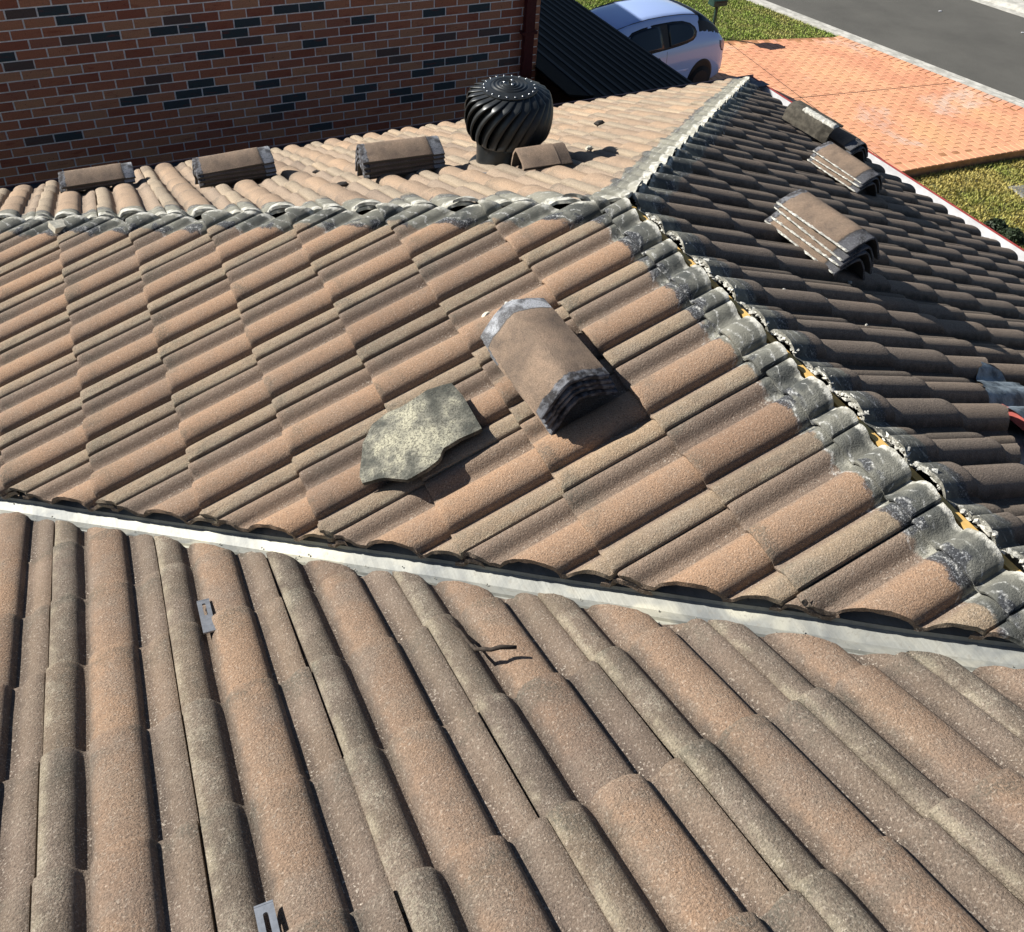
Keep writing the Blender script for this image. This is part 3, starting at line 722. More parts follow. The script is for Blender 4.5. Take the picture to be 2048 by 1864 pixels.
# ------------------------------------------------------------------ VENTILATOR
def ventilator():
    root = empty('roof_ventilator', (.155, 3.50, -.565)); root.rotation_euler = (rad(.5), rad(-1.5), 0)
    tag(root, 'black spinning turbine ventilator on the wall side roof slope', 'roof ventilator')
    def lathe(nm, prof, n, mat, smooth=True):
        V, F = [], []
        for (r, z) in prof:
            for k in range(n): a = 2*math.pi*k/n; V.append((r*math.cos(a), r*math.sin(a), z))
        for i in range(len(prof)-1):
            for k in range(n): F.append((i*n+k, i*n+(k+1) % n, (i+1)*n+(k+1) % n, (i+1)*n+k))
        o = mesh_obj(nm, V, F, mat, root, smooth); o.data.set_sharp_from_angle(angle=rad(35)); return o
    lathe('throat', [(.157, -.12), (.157, .185), (.162, .188), (.162, .20), (.14, .20)], 48, M['turbine'])
    lathe('collar', [(.20, -.005), (.165, .008), (.158, .02)], 48, M['turbine'])
    lathe('base_ring', [(.150, .165), (.172, .165), (.176, .172), (.172, .178), (.14, .18)], 48, M['turbine'])
    z0, z1 = .168, .432
    cap = [(.0, z1+.030)]; cap = []
    for k in range(40):
        r = .137*k/39; zz = z1+.022*(1-(r/.137)**2)
        rg = 0
        if .02 < r < .095: rg = .0022*math.sin((r-.02)/.075*math.pi*2*4)
        cap.append((max(r, .0005), zz+rg))
    cap += [(.138, z1-.004)]
    lathe('top_disc', cap, 56, M['turbine'])
    for k in range(20):
        a = 2*math.pi*k/20+.1; g = bmesh.new(); bmesh.ops.create_uvsphere(g, u_segments=8, v_segments=5, radius=.0046)
        for v in g.verts: v.co.z *= .55
        o = bm_obj('rivet', g, M['rivet'], root, True); o.location = (.125*math.cos(a), .125*math.sin(a), z1+.006)
    for (x, y) in ((.022, .022), (-.024, .014), (.002, -.026)):
        g = bmesh.new(); bmesh.ops.create_uvsphere(g, u_segments=8, v_segments=5, radius=.006)
        o = bm_obj('rivet', g, M['rivet'], root, True); o.location = (x, y, z1+.024)
    g = bmesh.new(); bmesh.ops.create_cone(g, cap_ends=True, segments=8, radius1=.006, radius2=.004, depth=.022)
    o = bm_obj('spindle', g, M['turbine'], root); o.location = (0, 0, z1+.03)
    NV = 24; NS = 18
    def rad_at(f):  # f 0 top, 1 bottom
        a = math.pi*(.12+.80*f); return .146+.076*math.sin(a)**.8 - .004*f**4
    def vane_mesh():
        V, F = [], []
        for i in range(NS+1):
            f = i/NS; z = z1-.004-(z1-z0-.004)*(.5-.5*math.cos(math.pi*(.06+.94*f)*1.0))/(1.0)
            r = rad_at(f) if f > 0 else .137
            r = .134+(r-.134)*min(1, f*6) if f < .17 else r
            ph = -rad(52)*(1-(1-f)**2.1)
            wd = rad(360/NV)*.86
            for k in range(6):
                g_ = k/5; rr_ = r - .030*(1-g_)**1.1*(math.sin(math.pi*min(1, f*1.05+.0))**.5 if f < .95 else .4) + .002*math.sin(math.pi*g_)
                a = ph - wd/2 + wd*g_; V.append((rr_*math.cos(a), rr_*math.sin(a), z))
            # rolled lip on the leading edge
            a = ph + wd/2 + rad(1.2); V.append(((r-.006)*math.cos(a), (r-.006)*math.sin(a), z))
        for i in range(NS):
            for k in range(6): b = i*7+k; F.append((b, b+1, b+8, b+7))
        me = bpy.data.meshes.new('vane'); me.from_pydata(V, [], F); me.materials.append(M['turbine'])
        for p in me.polygons: p.use_smooth = True
        return me
    vm = vane_mesh()
    for k in range(NV):
        o = bpy.data.objects.new('vane', vm); COL.objects.link(o); o.parent = root; o.rotation_euler = (0, 0, 2*math.pi*k/NV)
    # dark core so that light does not pass straight through the closed drum
    lathe('inner_drum', [(.10, z0), (.125, z0+.07), (.130, z0+.15), (.105, z1-.012)], 40, M['trim'])
ventilator()

# ------------------------------------------------------------------ RIDGE CAPS
def cap_mesh(seed, L=.42, halfw=.112, H=.082, thk=.013, chip=False):
    """angular half-round cap: axis along local x, apex up"""
    rr = random.Random(seed); pts = []
    leg = Vector((halfw, 0, -H)); 
    prof = []
    N = 15
    for k in range(N):
        y = -halfw + 2*halfw*k/(N-1); a = abs(y)/halfw
        z = -H*(a**1.5)
        prof.append((y, z))
    # outline: outer then inner
    def inner(y, z):
        return (y*(1-thk/halfw*.75), z-thk*.95)
    X = [-L/2, -L/2+.004, -L/4, 0, L/4, L/2-.062, L/2-.058, L/2-.004, L/2]
    bm = bmesh.new(); O, I = [], []
    for x in X:
        ro, ri = [], []
        for (y, z) in prof:
            w = noise.noise(Vector((x*14+seed*5, y*20, seed)))*.0016
            dx = noise.noise(Vector((y*60, seed*2.3, x*3)))*.004 if abs(abs(x)-L/2) < .001 else 0
            step_ = .0035 if x >= L/2-.058 else 0
            dr = .003 if abs(abs(x)-L/2) < .001 else 0
            ro.append(bm.verts.new((x+dx, y*(1-dr*3), z+w-step_-dr)))
            yi, zi = inner(y, z); ri.append(bm.verts.new((x+dx, yi, zi+w)))
        O.append(ro); I.append(ri)
    n = N
    for j in range(len(X)-1):
        for i in range(n-1):
            bm.faces.new((O[j][i], O[j+1][i], O[j+1][i+1], O[j][i+1])); bm.faces.new((I[j][i+1], I[j+1][i+1], I[j+1][i], I[j][i]))
        bm.faces.new((O[j][0], I[j][0], I[j+1][0], O[j+1][0])); bm.faces.new((O[j][-1], O[j+1][-1], I[j+1][-1], I[j][-1]))
    for i in range(n-1):
        bm.faces.new((O[0][i], O[0][i+1], I[0][i+1], I[0][i])); bm.faces.new((O[-1][i+1], O[-1][i], I[-1][i], I[-1][i+1]))
    bmesh.ops.recalc_face_normals(bm, faces=bm.faces[:])
    if chip:
        g = bm.verts[:]+bm.edges[:]+bm.faces[:]
        r_ = bmesh.ops.bisect_plane(bm, geom=g, plane_co=(-L/2+.03, -halfw, 0), plane_no=(-1, -.75, .25), clear_outer=True)
        ed = [e for e in r_['geom_cut'] if isinstance(e, bmesh.types.BMEdge)]
        try: bmesh.ops.edgeloop_fill(bm, edges=ed)
        except Exception: pass
    return bm
def cap(loc, yaw, tilt_to, seed, label, group, L=.42, flip=False, edge_mortar=False, chip=False, H=.082, hw=.112, mat='cap'):
    """yaw: direction of the local x axis in the slope; tilt_to: slope frame matrix 3x3"""
    root = empty('ridge_tile'); bm = cap_mesh(seed, L, chip=chip, H=H, halfw=hw)
    o = bm_obj('cap_shell', bm, M[mat], root, True); o.data.set_sharp_from_angle(angle=rad(40))
    if edge_mortar:
        rr = random.Random(seed)
        for sgn in edge_mortar:
            bm = bmesh.new()
            for k in range(36):
                x = -L/2+.015+(L-.03)*k/35; g = bmesh.ops.create_icosphere(bm, subdivisions=1, radius=.0092*rr.uniform(.6, 1.3))
                for v in g['verts']: v.co *= 1+.3*noise.noise(v.co*90+Vector((k, 0, 0))); v.co.x *= 1.5; v.co.z *= .55; v.co += Vector((x, sgn*(hw-.002), -H-.004))
            o2 = bm_obj('bedding_mortar', bm, M['mortar'], root)
    root.matrix_world = Matrix.Translation(loc) @ tilt_to.to_4x4() @ Matrix.Rotation(yaw, 4, 'Z')
    tag(root, label, 'ridge cap', group); return root
fM3 = Matrix(((0, c, -s), (-1, 0, 0), (0, s, c))); fM3 = frame((0, 0, 0), (0, -1, 0), (c, 0, s)).to_3x3()
fR3 = frame((0, 0, 0), (0, 1, 0), (-c, 0, s)).to_3x3(); fB3 = frame((0, 0, 0), (-1, 0, 0), (0, -c, s)).to_3x3()
def onM(x, y, h): return Vector((x, y, x*t)) + Vector((-s, 0, c))*h
def onR(x, y, h): return Vector((x, y, -x*t)) + Vector((s, 0, c))*h
def onB(x, y, h): return Vector((x, y, -(y-YA)*t)) + Vector((0, s, c))*h
ORD = ['lowest', 'second', 'third', 'topmost']
def stack(on, f3, x, y, yaw, n, pitch, base_h, where, group, jx=.004, jy=.004, seeds=0, mort=None, H=.082, chip_top=False, hw=.112, mat='cap'):
    for k in range(n):
        rr = random.Random(seeds+k); word = 'topmost' if k == n-1 else ('lowest' if k == 0 else ('second from the bottom' if k == 1 else 'third from the bottom'))
        if n == 2 and k == 1: word = 'upper'
        if n == 2 and k == 0: word = 'lower'
        p = on(x+rr.uniform(-1, 1)*jx, y+rr.uniform(-1, 1)*jy*1.2, base_h+H+.012+pitch*k)
        cap(p, yaw+rr.uniform(-.022, .022), f3 @ Matrix.Rotation(rr.uniform(-.03, .03)*(k > 0), 3, 'Y'), seeds*7+k, '%s cap of the ridge cap stack %s' % (word, where), group, edge_mortar=mort, H=H, chip=chip_top and k == n-1, hw=hw, mat=mat)
# M: local x of the cap = slope u axis (-Y).  band (at +x) faces away on this stack -> yaw pi
stack(onM, fM3, -.570, 1.607, math.pi+rad(1.5), 4, .029, .016, 'on the sunlit central slope', 'ridge caps stacked on the central slope', seeds=11, H=.074, hw=.124)
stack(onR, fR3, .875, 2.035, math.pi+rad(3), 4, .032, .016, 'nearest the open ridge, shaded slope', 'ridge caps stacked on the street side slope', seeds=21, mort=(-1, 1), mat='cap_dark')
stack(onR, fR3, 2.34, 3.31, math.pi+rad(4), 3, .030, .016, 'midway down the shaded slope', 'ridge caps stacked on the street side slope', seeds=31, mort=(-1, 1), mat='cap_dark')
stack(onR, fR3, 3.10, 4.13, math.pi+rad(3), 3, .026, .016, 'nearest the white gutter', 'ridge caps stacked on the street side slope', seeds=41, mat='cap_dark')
stack(onB, fB3, -1.79, 5.16, math.pi, 2, .026, .016, 'farthest left along the brick wall', 'ridge caps stacked on the wall side slope', seeds=51, chip_top=True)
stack(onB, fB3, -1.08, 4.40, math.pi, 4, .022, .016, 'halfway along the brick wall', 'ridge caps stacked on the wall side slope', seeds=61)
stack(onB, fB3, -.355, 3.67, math.pi-rad(4), 4, .024, .016, 'left of the black ventilator', 'ridge caps stacked on the wall side slope', seeds=71)
cap(onB(.16, 3.13, .115), math.pi-rad(8), fB3, 91, 'single short broken ridge cap lying right in front of the black ventilator', None, L=.24, H=.085)
# cap standing on its edge beside the last stack
tc = cap(onR(2.86, 4.25, .150), math.pi, fR3 @ Matrix.Rotation(rad(13), 3, 'Z') @ Matrix.Rotation(rad(-58), 3, 'X'), 95, 'ridge cap tipped onto its side beside the stack nearest the white gutter', None, mat='cap_under', hw=.095, H=.068, L=.40)
V, F = [], []; NX, NY = 30, 6
for i in range(NX+1):
    for j in range(NY+1):
        x = -.09+.295*i/NX; a = .02+.58*j/NY; ed = i in (0, NX) or j in (0, NY); h = (-.004 if ed else .016+.007*noise.noise(Vector((x*60, a*9, 1))))
        wv = .010*noise.noise(Vector((x*50, 3, a*3))) if j in (0, NY) else 0
        V.append((x, .095*a+wv, -.068*a**1.5+h+.003))
for i in range(NX):
    for j in range(NY): a = i*(NY+1)+j; F.append((a, a+NY+1, a+NY+2, a+1))
o = mesh_obj('bedding_mortar', V, F, M['mortar'], tc, True)
# ------------------------------------------------------------------ BROKEN LICHENED TILE
def broken_tile():
    k = 300/1148
    top = [(262, 295), (370, 280), (480, 240), (600, 165), (770, 90)]; bot = [(90, 860), (260, 830), (450, 860), (590, 790), (700, 700), (720, 620), (850, 530), (1005, 440)]
    lef = [(262, 295), (150, 390), (85, 540), (65, 800), (90, 860)]; rig = [(770, 90), (860, 190), (930, 310), (1005, 440)]
    def samp(L, f):
        d_ = [0]
        for a, b in zip(L, L[1:]): d_.append(d_[-1]+math.hypot(b[0]-a[0], b[1]-a[1]))
        x = f*d_[-1]
        for i in range(len(L)-1):
            if x <= d_[i+1]+1e-9:
                g = (x-d_[i])/max(d_[i+1]-d_[i], 1e-9); return (L[i][0]+(L[i+1][0]-L[i][0])*g, L[i][1]+(L[i+1][1]-L[i][1])*g)
        return L[-1]
    cen = onM(-1.03, 1.65, .05); N1, N2 = 30, 22; V = []; ns = Vector((-s, 0, c))
    for j in range(N2+1):
        for i in range(N1+1):
            f, g = i/N1, j/N2; T, B, L_, R_ = samp(top, f), samp(bot, f), samp(lef, g), samp(rig, g)
            p = [(1-g)*T[a]+g*B[a]+(1-f)*L_[a]+f*R_[a]-((1-f)*(1-g)*top[0][a]+f*(1-g)*top[-1][a]+(1-f)*g*bot[0][a]+f*g*bot[-1][a]) for a in (0, 1)]
            h = .050 + .022*math.sin(math.pi*min(1, f*1.0)) - .018*(1-g)*(1-f)
            P = hitplane(700+p[0]*k, 740+p[1]*k, (-t, 0, 1), .055/c)
            P = P + ns*(-.055+h) ; P += ns*noise.noise(P*25)*.003
            V.append(P)
    n = len(V); V2 = V + [v-ns*.016 for v in V]; F = []; w = N1+1
    for j in range(N2):
        for i in range(N1): a = j*w+i; F.append((a, a+w, a+w+1, a+1)); F.append((n+a, n+a+1, n+a+w+1, n+a+w))
    for i in range(N1): F.append((i, i+1, n+i+1, n+i)); a = N2*w+i; F.append((a+1, a, n+a, n+a+1))
    for j in range(N2): a = j*w; F.append((a+w, a, n+a, n+a+w)); a = j*w+N1; F.append((a, a+w, n+a+w, n+a))
    o = mesh_obj('broken_tile', [v-cen for v in V2], F, M['lichen'], smooth=True); o.location = cen; o.data.set_sharp_from_angle(angle=rad(45))
    tag(o, 'broken piece of tile covered in grey lichen lying left of the cap stack', 'broken tile')
broken_tile()

# ------------------------------------------------------------------ SMALL THINGS ON THE ROOF
def rock(name, p, size, mat, label, cat, group=None, seed=0, flat=.6, ang=0):
    bm = bmesh.new(); bmesh.ops.create_icosphere(bm, subdivisions=2, radius=1)
    for v in bm.verts:
        d_ = 1+.55*noise.noise(v.co*1.3+Vector((seed*3.7, 0, 0)))+.12*noise.noise(v.co*4+Vector((seed, 0, 0)))
        v.co = Vector((v.co.x*size[0], v.co.y*size[1], v.co.z*size[2]))*d_
    o = bm_obj(name, bm, mat); o.location = p; o.rotation_euler = (0, 0, ang); tag(o, label, cat, group); return o
PMn, PRn, PBn, PFn = ((-t, 0, 1), 0), ((t, 0, 1), 0), ((0, t, 1), YA*t), ((0, t, 1), FZ)
def at(px, py, pl, h): return hitplane(px, py, pl[0], pl[1]+h/c)
rock('mortar_chip', at(975, 631, PMn, .012), (.020, .014, .012), M['stone'], 'cream mortar chip just above the cap stack on the central slope', 'chip', seed=1)
rock('tile_fragment', at(766, 685, PMn, .010), (.018, .010, .007), M['chip'], 'small dark tile fragment on a roll left of the cap stack', 'tile fragment', seed=2, ang=.6)
rock('tile_fragment', at(923, 1067, PMn, -.012), (.010, .008, .006), M['chip'], 'black speck of debris in a pan below the lichened tile', 'tile fragment', seed=3)
rock('tile_fragment', at(1199, 246, PBn, .022), (.034, .020, .018), M['chip'], 'dark fragment lying on the hip end slope right of the ventilator', 'tile fragment', seed=4)
rock('mortar_chip', at(1178, 296, PBn, .018), (.022, .014, .010), M['stone'], 'pale mortar chip on the hip end slope beside the ventilator shadow', 'chip', seed=5)
rock('mortar_chip', at(1085, 352, PBn, .010), (.022, .014, .010), M['stone'], 'pale mortar chip below the single broken ridge cap', 'chip', seed=6)
rock('tile_fragment', at(684, 369, PBn, .005), (.03, .016, .012), M['chip'], 'dark fragment in a pan left of the ventilator', 'tile fragment', seed=7)
rock('tile_fragment', at(632, 343, PBn, .005), (.026, .012, .008), M['chip'], 'thin dark fragment behind the cap stack beside the ventilator', 'tile fragment', seed=8)
# pale tilted mortar piece on the far hip
V, F = box_vf(-.035, .035, -.03, .03, -.016, .016); o = mesh_obj('mortar_block', V, F, M['stone']); o.location = at(117, 452, PMn, .03); o.rotation_euler = (.25, .2, .5)
tag(o, 'pale wedge of mortar lying on the far hip below the first cap stack', 'mortar')
rr = random.Random(9)
crumbs = [(1646, 600, 'largest white mortar crumb on the shaded slope below the nearest cap stack'), (1741, 619, 'pale mortar crumb in a pan of the shaded slope, between two dark rolls'),
          (1733, 650, 'pale mortar crumb on the shaded slope well below the nearest cap stack'), (1700, 565, 'speck of mortar at the lower edge of the nearest cap stack shadow'),
          (1860, 625, 'pale mortar crumb on the shaded slope above the lead flashing'), (1898, 614, 'mortar crumb at the tip of the nearest cap stack shadow'),
          (1822, 573, 'mortar crumb out in the sun beside the nearest cap stack shadow'), (1568, 579, 'mortar crumb on the shaded slope close to the open ridge'),
          (1185, 578, 'round pale crumb in a pan near the open ridge on the central slope'), (1013, 607, 'left one of three crumbs above the central cap stack'),
          (1025, 602, 'upper one of three crumbs above the central cap stack'), (1020, 612, 'lower one of three crumbs above the central cap stack'),
          (1958, 729, 'mortar crumb just behind the lead flashing at the right edge'), (2012, 730, 'mortar crumb behind the lead flashing nearest the right edge'),
          (558, 1533, 'small pale chip on a wide roll of the foreground slope')]
for i, (x, y, lab) in enumerate(crumbs):
    pl = PFn if y > 1300 else (PRn if x > 1500 else PMn)
    sz = rr.uniform(.006, .010)
    if i == 0: sz = .015
    if y > 1300: sz = .004
    rock('mortar_crumb', at(x, y, pl, .012 if y > 1300 else .004), (sz, sz*.8, sz*.7), M['mortar'], lab, 'crumb', 'mortar crumbs scattered on the tiles', seed=20+i)
# slotted brackets
def bracket(pxyz, label, L=.165):
    P = Vector(pxyz); root = empty('slotted_bracket')
    bm = bmesh.new(); W2, T2 = .0165, .0022; ny = 12
    outer = [(-W2, -L/2), (W2, -L/2), (W2, L/2), (-W2, L/2)]
    sw, s0, s1 = .0045, .004, .058
    slot = []
    for k in range(9): a = math.pi*k/8; slot.append((sw*math.cos(a), s1+sw*math.sin(a)))
    for k in range(9): a = math.pi+math.pi*k/8; slot.append((sw*math.cos(a), s0+sw*math.sin(a)))
    vo = [bm.verts.new((x, y, T2)) for x, y in outer]; vi = [bm.verts.new((x, y, T2)) for x, y in slot]
    eo = [bm.edges.new((vo[i], vo[(i+1) % 4])) for i in range(4)]; ei = [bm.edges.new((vi[i], vi[(i+1) % len(vi)])) for i in range(len(vi))]
    bmesh.ops.triangle_fill(bm, edges=eo+ei, use_beauty=True)
    g = bmesh.ops.extrude_face_region(bm, geom=bm.faces[:]); bmesh.ops.translate(bm, verts=[v for v in g['geom'] if isinstance(v, bmesh.types.BMVert)], vec=(0, 0, -2*T2))
    bmesh.ops.recalc_face_normals(bm, faces=bm.faces[:])
    o = bm_obj('slotted_plate', bm, M['bracket'], root)
    V, F = box_vf(-W2, W2, L/2-.004, L/2, -T2*4, T2+.0005); mesh_obj('turned_edge', V, F, M['bracket'], root)
    m = frame(P, (-1, 0, 0), (0, -c, s)); root.matrix_world = m @ Matrix.Rotation(rad(180), 4, 'Z') @ Matrix.Rotation(rad(4), 4, 'Y')
    tag(root, label, 'bracket'); return root
bracket((-1.747, 1.312, FZ-1.312*t+.020), 'metal bracket with a slot tucked against a roll near the pale valley')
bracket((-1.762, .335, FZ-.335*t+.020), 'metal bracket with a slot at the bottom edge of the foreground slope')
# twig
pts = [(-1.197, .97, -.322), (-1.190, .92, -.298), (-1.185, .893, -.284), (-1.185, .849, -.264), (-1.181, .812, -.247), (-1.168, .800, -.236), (-1.153, .785, -.226), (-1.132, .781, -.222), (-1.097, .763, -.218)]
V, F = tube([Vector(p)+Vector((0, 0, -.004)) for p in pts], [.003, .004, .0045, .004, .0045, .0055, .005, .006, .0045], 7); o = mesh_obj('twig', V, F, M['twig'], smooth=True); tag(o, 'crooked black twig lying across a roll of the foreground slope', 'twig')
for (px, py, lab) in ((460, 1236, 'thin dry stalk beside the bracket near the valley'), (618, 1856, 'thin dry stalk beside the bracket at the bottom edge')):
    P = at(px, py, PFn, .019); d1 = Vector((.030, .006, .002)); V, F = tube([P-d1*.5, P+Vector((0, 0, .005)), P+d1*.5+Vector((0, .006, 0))], [.0004, .0012, .0012], 5); o = mesh_obj('dry_stalk', V, F, M['twig']); tag(o, lab, 'stalk')

# ------------------------------------------------------------------ OWN HOUSE BELOW THE EAVES
box('house_wall', (-3.6, 3.55, -3.0, 5.7, GZ-.3, -1.84), M['render_wall'])['kind'] = 'structure'

# ------------------------------------------------------------------ NEIGHBOUR'S BRICK HOUSE
WX, WZ = -2.2040, -1.1035
nb = empty('brick_house', (0, WY, GZ)); tag(nb, 'red brown brick house with white joints and a maroon downpipe', 'house')
nbi = Matrix.Translation((0, -WY, -GZ))
def nbp(o): o.matrix_parent_inverse = nbi; return o
XR = 2.676
nbp(mesh_obj('wall_core', *box_vf(-9, XR-.004, WY+.006, 20, GZ, -.15), M['joint'], nb))
darks = [(0, 1.64), (1, 1.97), (3, 2.99), (3, 4.99), (3, 5.98), (3, 7.99), (4, 7.52), (6, 6.53), (9, 5.99), (10, 8.52), (10, 5.5), (10, 6.51), (10, 3.48), (11, 4.96), (13, 0.87), (2, 9.46), (4, 12.49), (4, 15.45), (4, 17.42), (6, 10.51), (10, 15.5), (10, 16.48), (10, 17.47), (11, 15.0), (13, 15.92), (13, 13.97), (14, 14.52), (12, 9.48), (13, 9.02), (8, 18.44), (2, 10.47), (7, 15.95), (9, 14.02), (15, 16.81), (4, -.5)]
semi = [(3, 2.0), (13, 0.0), (7, 15.95), (8, 11.56), (9, 14.02), (4, 9.5), (8, 13.52)]
rr = random.Random(12); bricks = []
for r in range(-9, 56):
    for k in range(-28, 22):
        u = k + (.5 if r % 2 == 0 else 0.0); x0 = WX+(u-.5)*.24+.0065; x1 = x0+.227
        if x0 > XR-.05: continue
        x1 = min(x1, XR)
        if r > 22 and (x0 < -4): pass
        tone = rr.choice([.1, .3, .3, .55, .55, .75, .87])
        if rr.random() < .012: tone = .97
        elif rr.random() < .03: tone = .92
        if any(a == r and abs(b-u) < .3 for a, b in darks): tone = 1.0
        if any(a == r and abs(b-u) < .3 for a, b in semi): tone = .92
        z1_ = WZ - r*.086 + .0372
        if z1_ > -.15 or z1_ < GZ: continue
        bricks.append((x0, x1, z1_-.0744, z1_, tone, r, u))
cnt = lambda b: 0 if (-2.75 < b[0] < 2.5 and -2.75 < b[2] < -.9) else 1
bricks.sort(key=lambda b: (cnt(b), (Vector((b[0], WY, b[2]))-camv).length))
def brick_vf(x0, x1, z0, z1, base=0):
    y0, y1 = WY-.0005, WY+.02; k = .003
    V = [(x0, y1, z0), (x1, y1, z0), (x1, y1, z1), (x0, y1, z1), (x0, y0+k, z0), (x1, y0+k, z0), (x1, y0+k, z1), (x0, y0+k, z1), (x0+k, y0, z0+k), (x1-k, y0, z0+k), (x1-k, y0, z1-k), (x0+k, y0, z1-k)]
    F = [(8, 9, 10, 11)] + [(4+i, 4+(i+1) % 4, 8+(i+1) % 4, 8+i) for i in range(4)] + [(i, (i+1) % 4, 4+(i+1) % 4, 4+i) for i in range(4)]
    return V, [tuple(i+base for i in f) for f in F]
bv = {}
for b in bricks[:298]:
    key = (round(b[1]-b[0], 3), b[4])
    if key not in bv:
        V, F = brick_vf(-key[0]/2, key[0]/2, -.0372, .0372); me = bpy.data.meshes.new('brick'); me.from_pydata([(x, y-WY, z) for x, y, z in V], [], F); me.materials.append(M['brick']); set_tone(me, [b[4]]*len(F)); bv[key] = me
    o = bpy.data.objects.new('brick', bv[key]); COL.objects.link(o); o.parent = nb
    o.location = ((b[0]+b[1])/2 + rr.gauss(0, .0008), rr.gauss(0, .0007), (b[2]+b[3])/2 - GZ); o.rotation_euler = (0, rr.gauss(0, .002), 0)
V, F, tn = [], [], []
for b in bricks[298:]:
    v, f = brick_vf(b[0], b[1], b[2], b[3], len(V)); V += v; F += f; tn += [b[4]]*len(f)
o = nbp(mesh_obj('brickwork', V, F, M['brick'], nb)); o['kind'] = 'stuff'; set_tone(o.data, tn)
# return wall of the same house (faces the street)
V, F, tn = [], [], []
for r in range(-9, 56):
    for k in range(0, 48):
        y0 = WY+.0+(k-(.5 if r % 2 else 0))*.24; y1 = y0+.23; y0 = max(y0, WY+.0); z1_ = WZ-r*.086+.038
        if y1-y0 < .04 or z1_ > -.15 or z1_ < GZ: continue
        b = len(V); v, f = box_vf(XR-.02, XR+.001, y0+.001, y1, z1_-.076, z1_, b); V += v; F += f; tn += [rr.choice([.1, .3, .55, .75])]*6
o = nbp(mesh_obj('return_brickwork', V, F, M['brick'], nb)); o['kind'] = 'stuff'; set_tone(o.data, tn)
# eaves and plain roof above the frame
V = [(-9.3, WY-.28, -.14), (XR+.35, WY-.28, -.14), (XR+.35, 20.3, -.14), (-9.3, 20.3, -.14), (-9.3, WY-.28, -.02), (XR+.35, WY-.28, -.02), (XR+.35, 20.3, -.02), (-9.3, 20.3, -.02), (-4.5, WY+5.5, 2.0), (-3.0, WY+5.5, 2.0)]
F = [(3, 2, 1, 0), (0, 1, 5, 4), (1, 2, 6, 5), (2, 3, 7, 6), (3, 0, 4, 7), (4, 5, 9, 8), (5, 6, 9), (6, 7, 8, 9), (7, 4, 8)]
nbp(mesh_obj('roof', V, F, M['black_roof'], nb))
dp = nbp(mesh_obj('downpipe', *box_vf(2.487, 2.590, WY-.078, WY-.008, GZ, -.15), M['downpipe'], nb))
for z_ in (-1.75, -3.3):
    o = mesh_obj('pipe_clip', *box_vf(2.455, 2.622, WY-.083, WY-.003, z_, z_+.03), M['downpipe'], dp)
# garage wing roof in the shade of the house
gr = empty('garage', (4.3, 12, GZ)); tag(gr, 'black tiled garage roof in deep shade beside the brick house', 'garage')
gri = Matrix.Translation((-4.3, -12, -GZ))
XG0, XG1, ZG0 = XR+.01, 6.0, -3.46; YG0, YG1 = 7.25, 20.0
nrow = 13; tg = (ZG0 + .41*(XG1-XG0))
for k in range(nrow):
    xa = XG0+(XG1-XG0)*k/nrow; xb = XG0+(XG1-XG0)*(k+1)/nrow+.012
    za = ZG0+.41*(XG1-xa); zb = ZG0+.41*(XG1-xb)+.022
    V = [(xa-.03, YG0, za-.018), (xb, YG0, zb+.012), (xb, YG1, zb+.012), (xa-.03, YG1, za-.018), (xa-.03, YG0, za-.04), (xb, YG0, zb-.024), (xb, YG1, zb-.024), (xa-.03, YG1, za-.04)]
    o = mesh_obj('tile_course', V, [(0, 1, 2, 3), (4, 7, 6, 5), (0, 4, 5, 1), (1, 5, 6, 2), (2, 6, 7, 3)], M['black_roof'], gr); o.matrix_parent_inverse = gri
    V, F = box_vf(xb-.035, xb+.004, YG0, YG1, zb+.004, zb+.026); o = mesh_obj('course_edge', V, F, M['black_edge'], gr); o.matrix_parent_inverse = gri
o = mesh_obj('garage_wall', *box_vf(XG0, XG1-.45, YG0+.2, YG1-.2, GZ, ZG0-.12), M['render_wall'], gr); o.matrix_parent_inverse = gri
o = mesh_obj('garage_gutter', *box_vf(XG1-.02, XG1+.09, YG0, YG1, ZG0-.12, ZG0-.03), M['trim'], gr); o.matrix_parent_inverse = gri

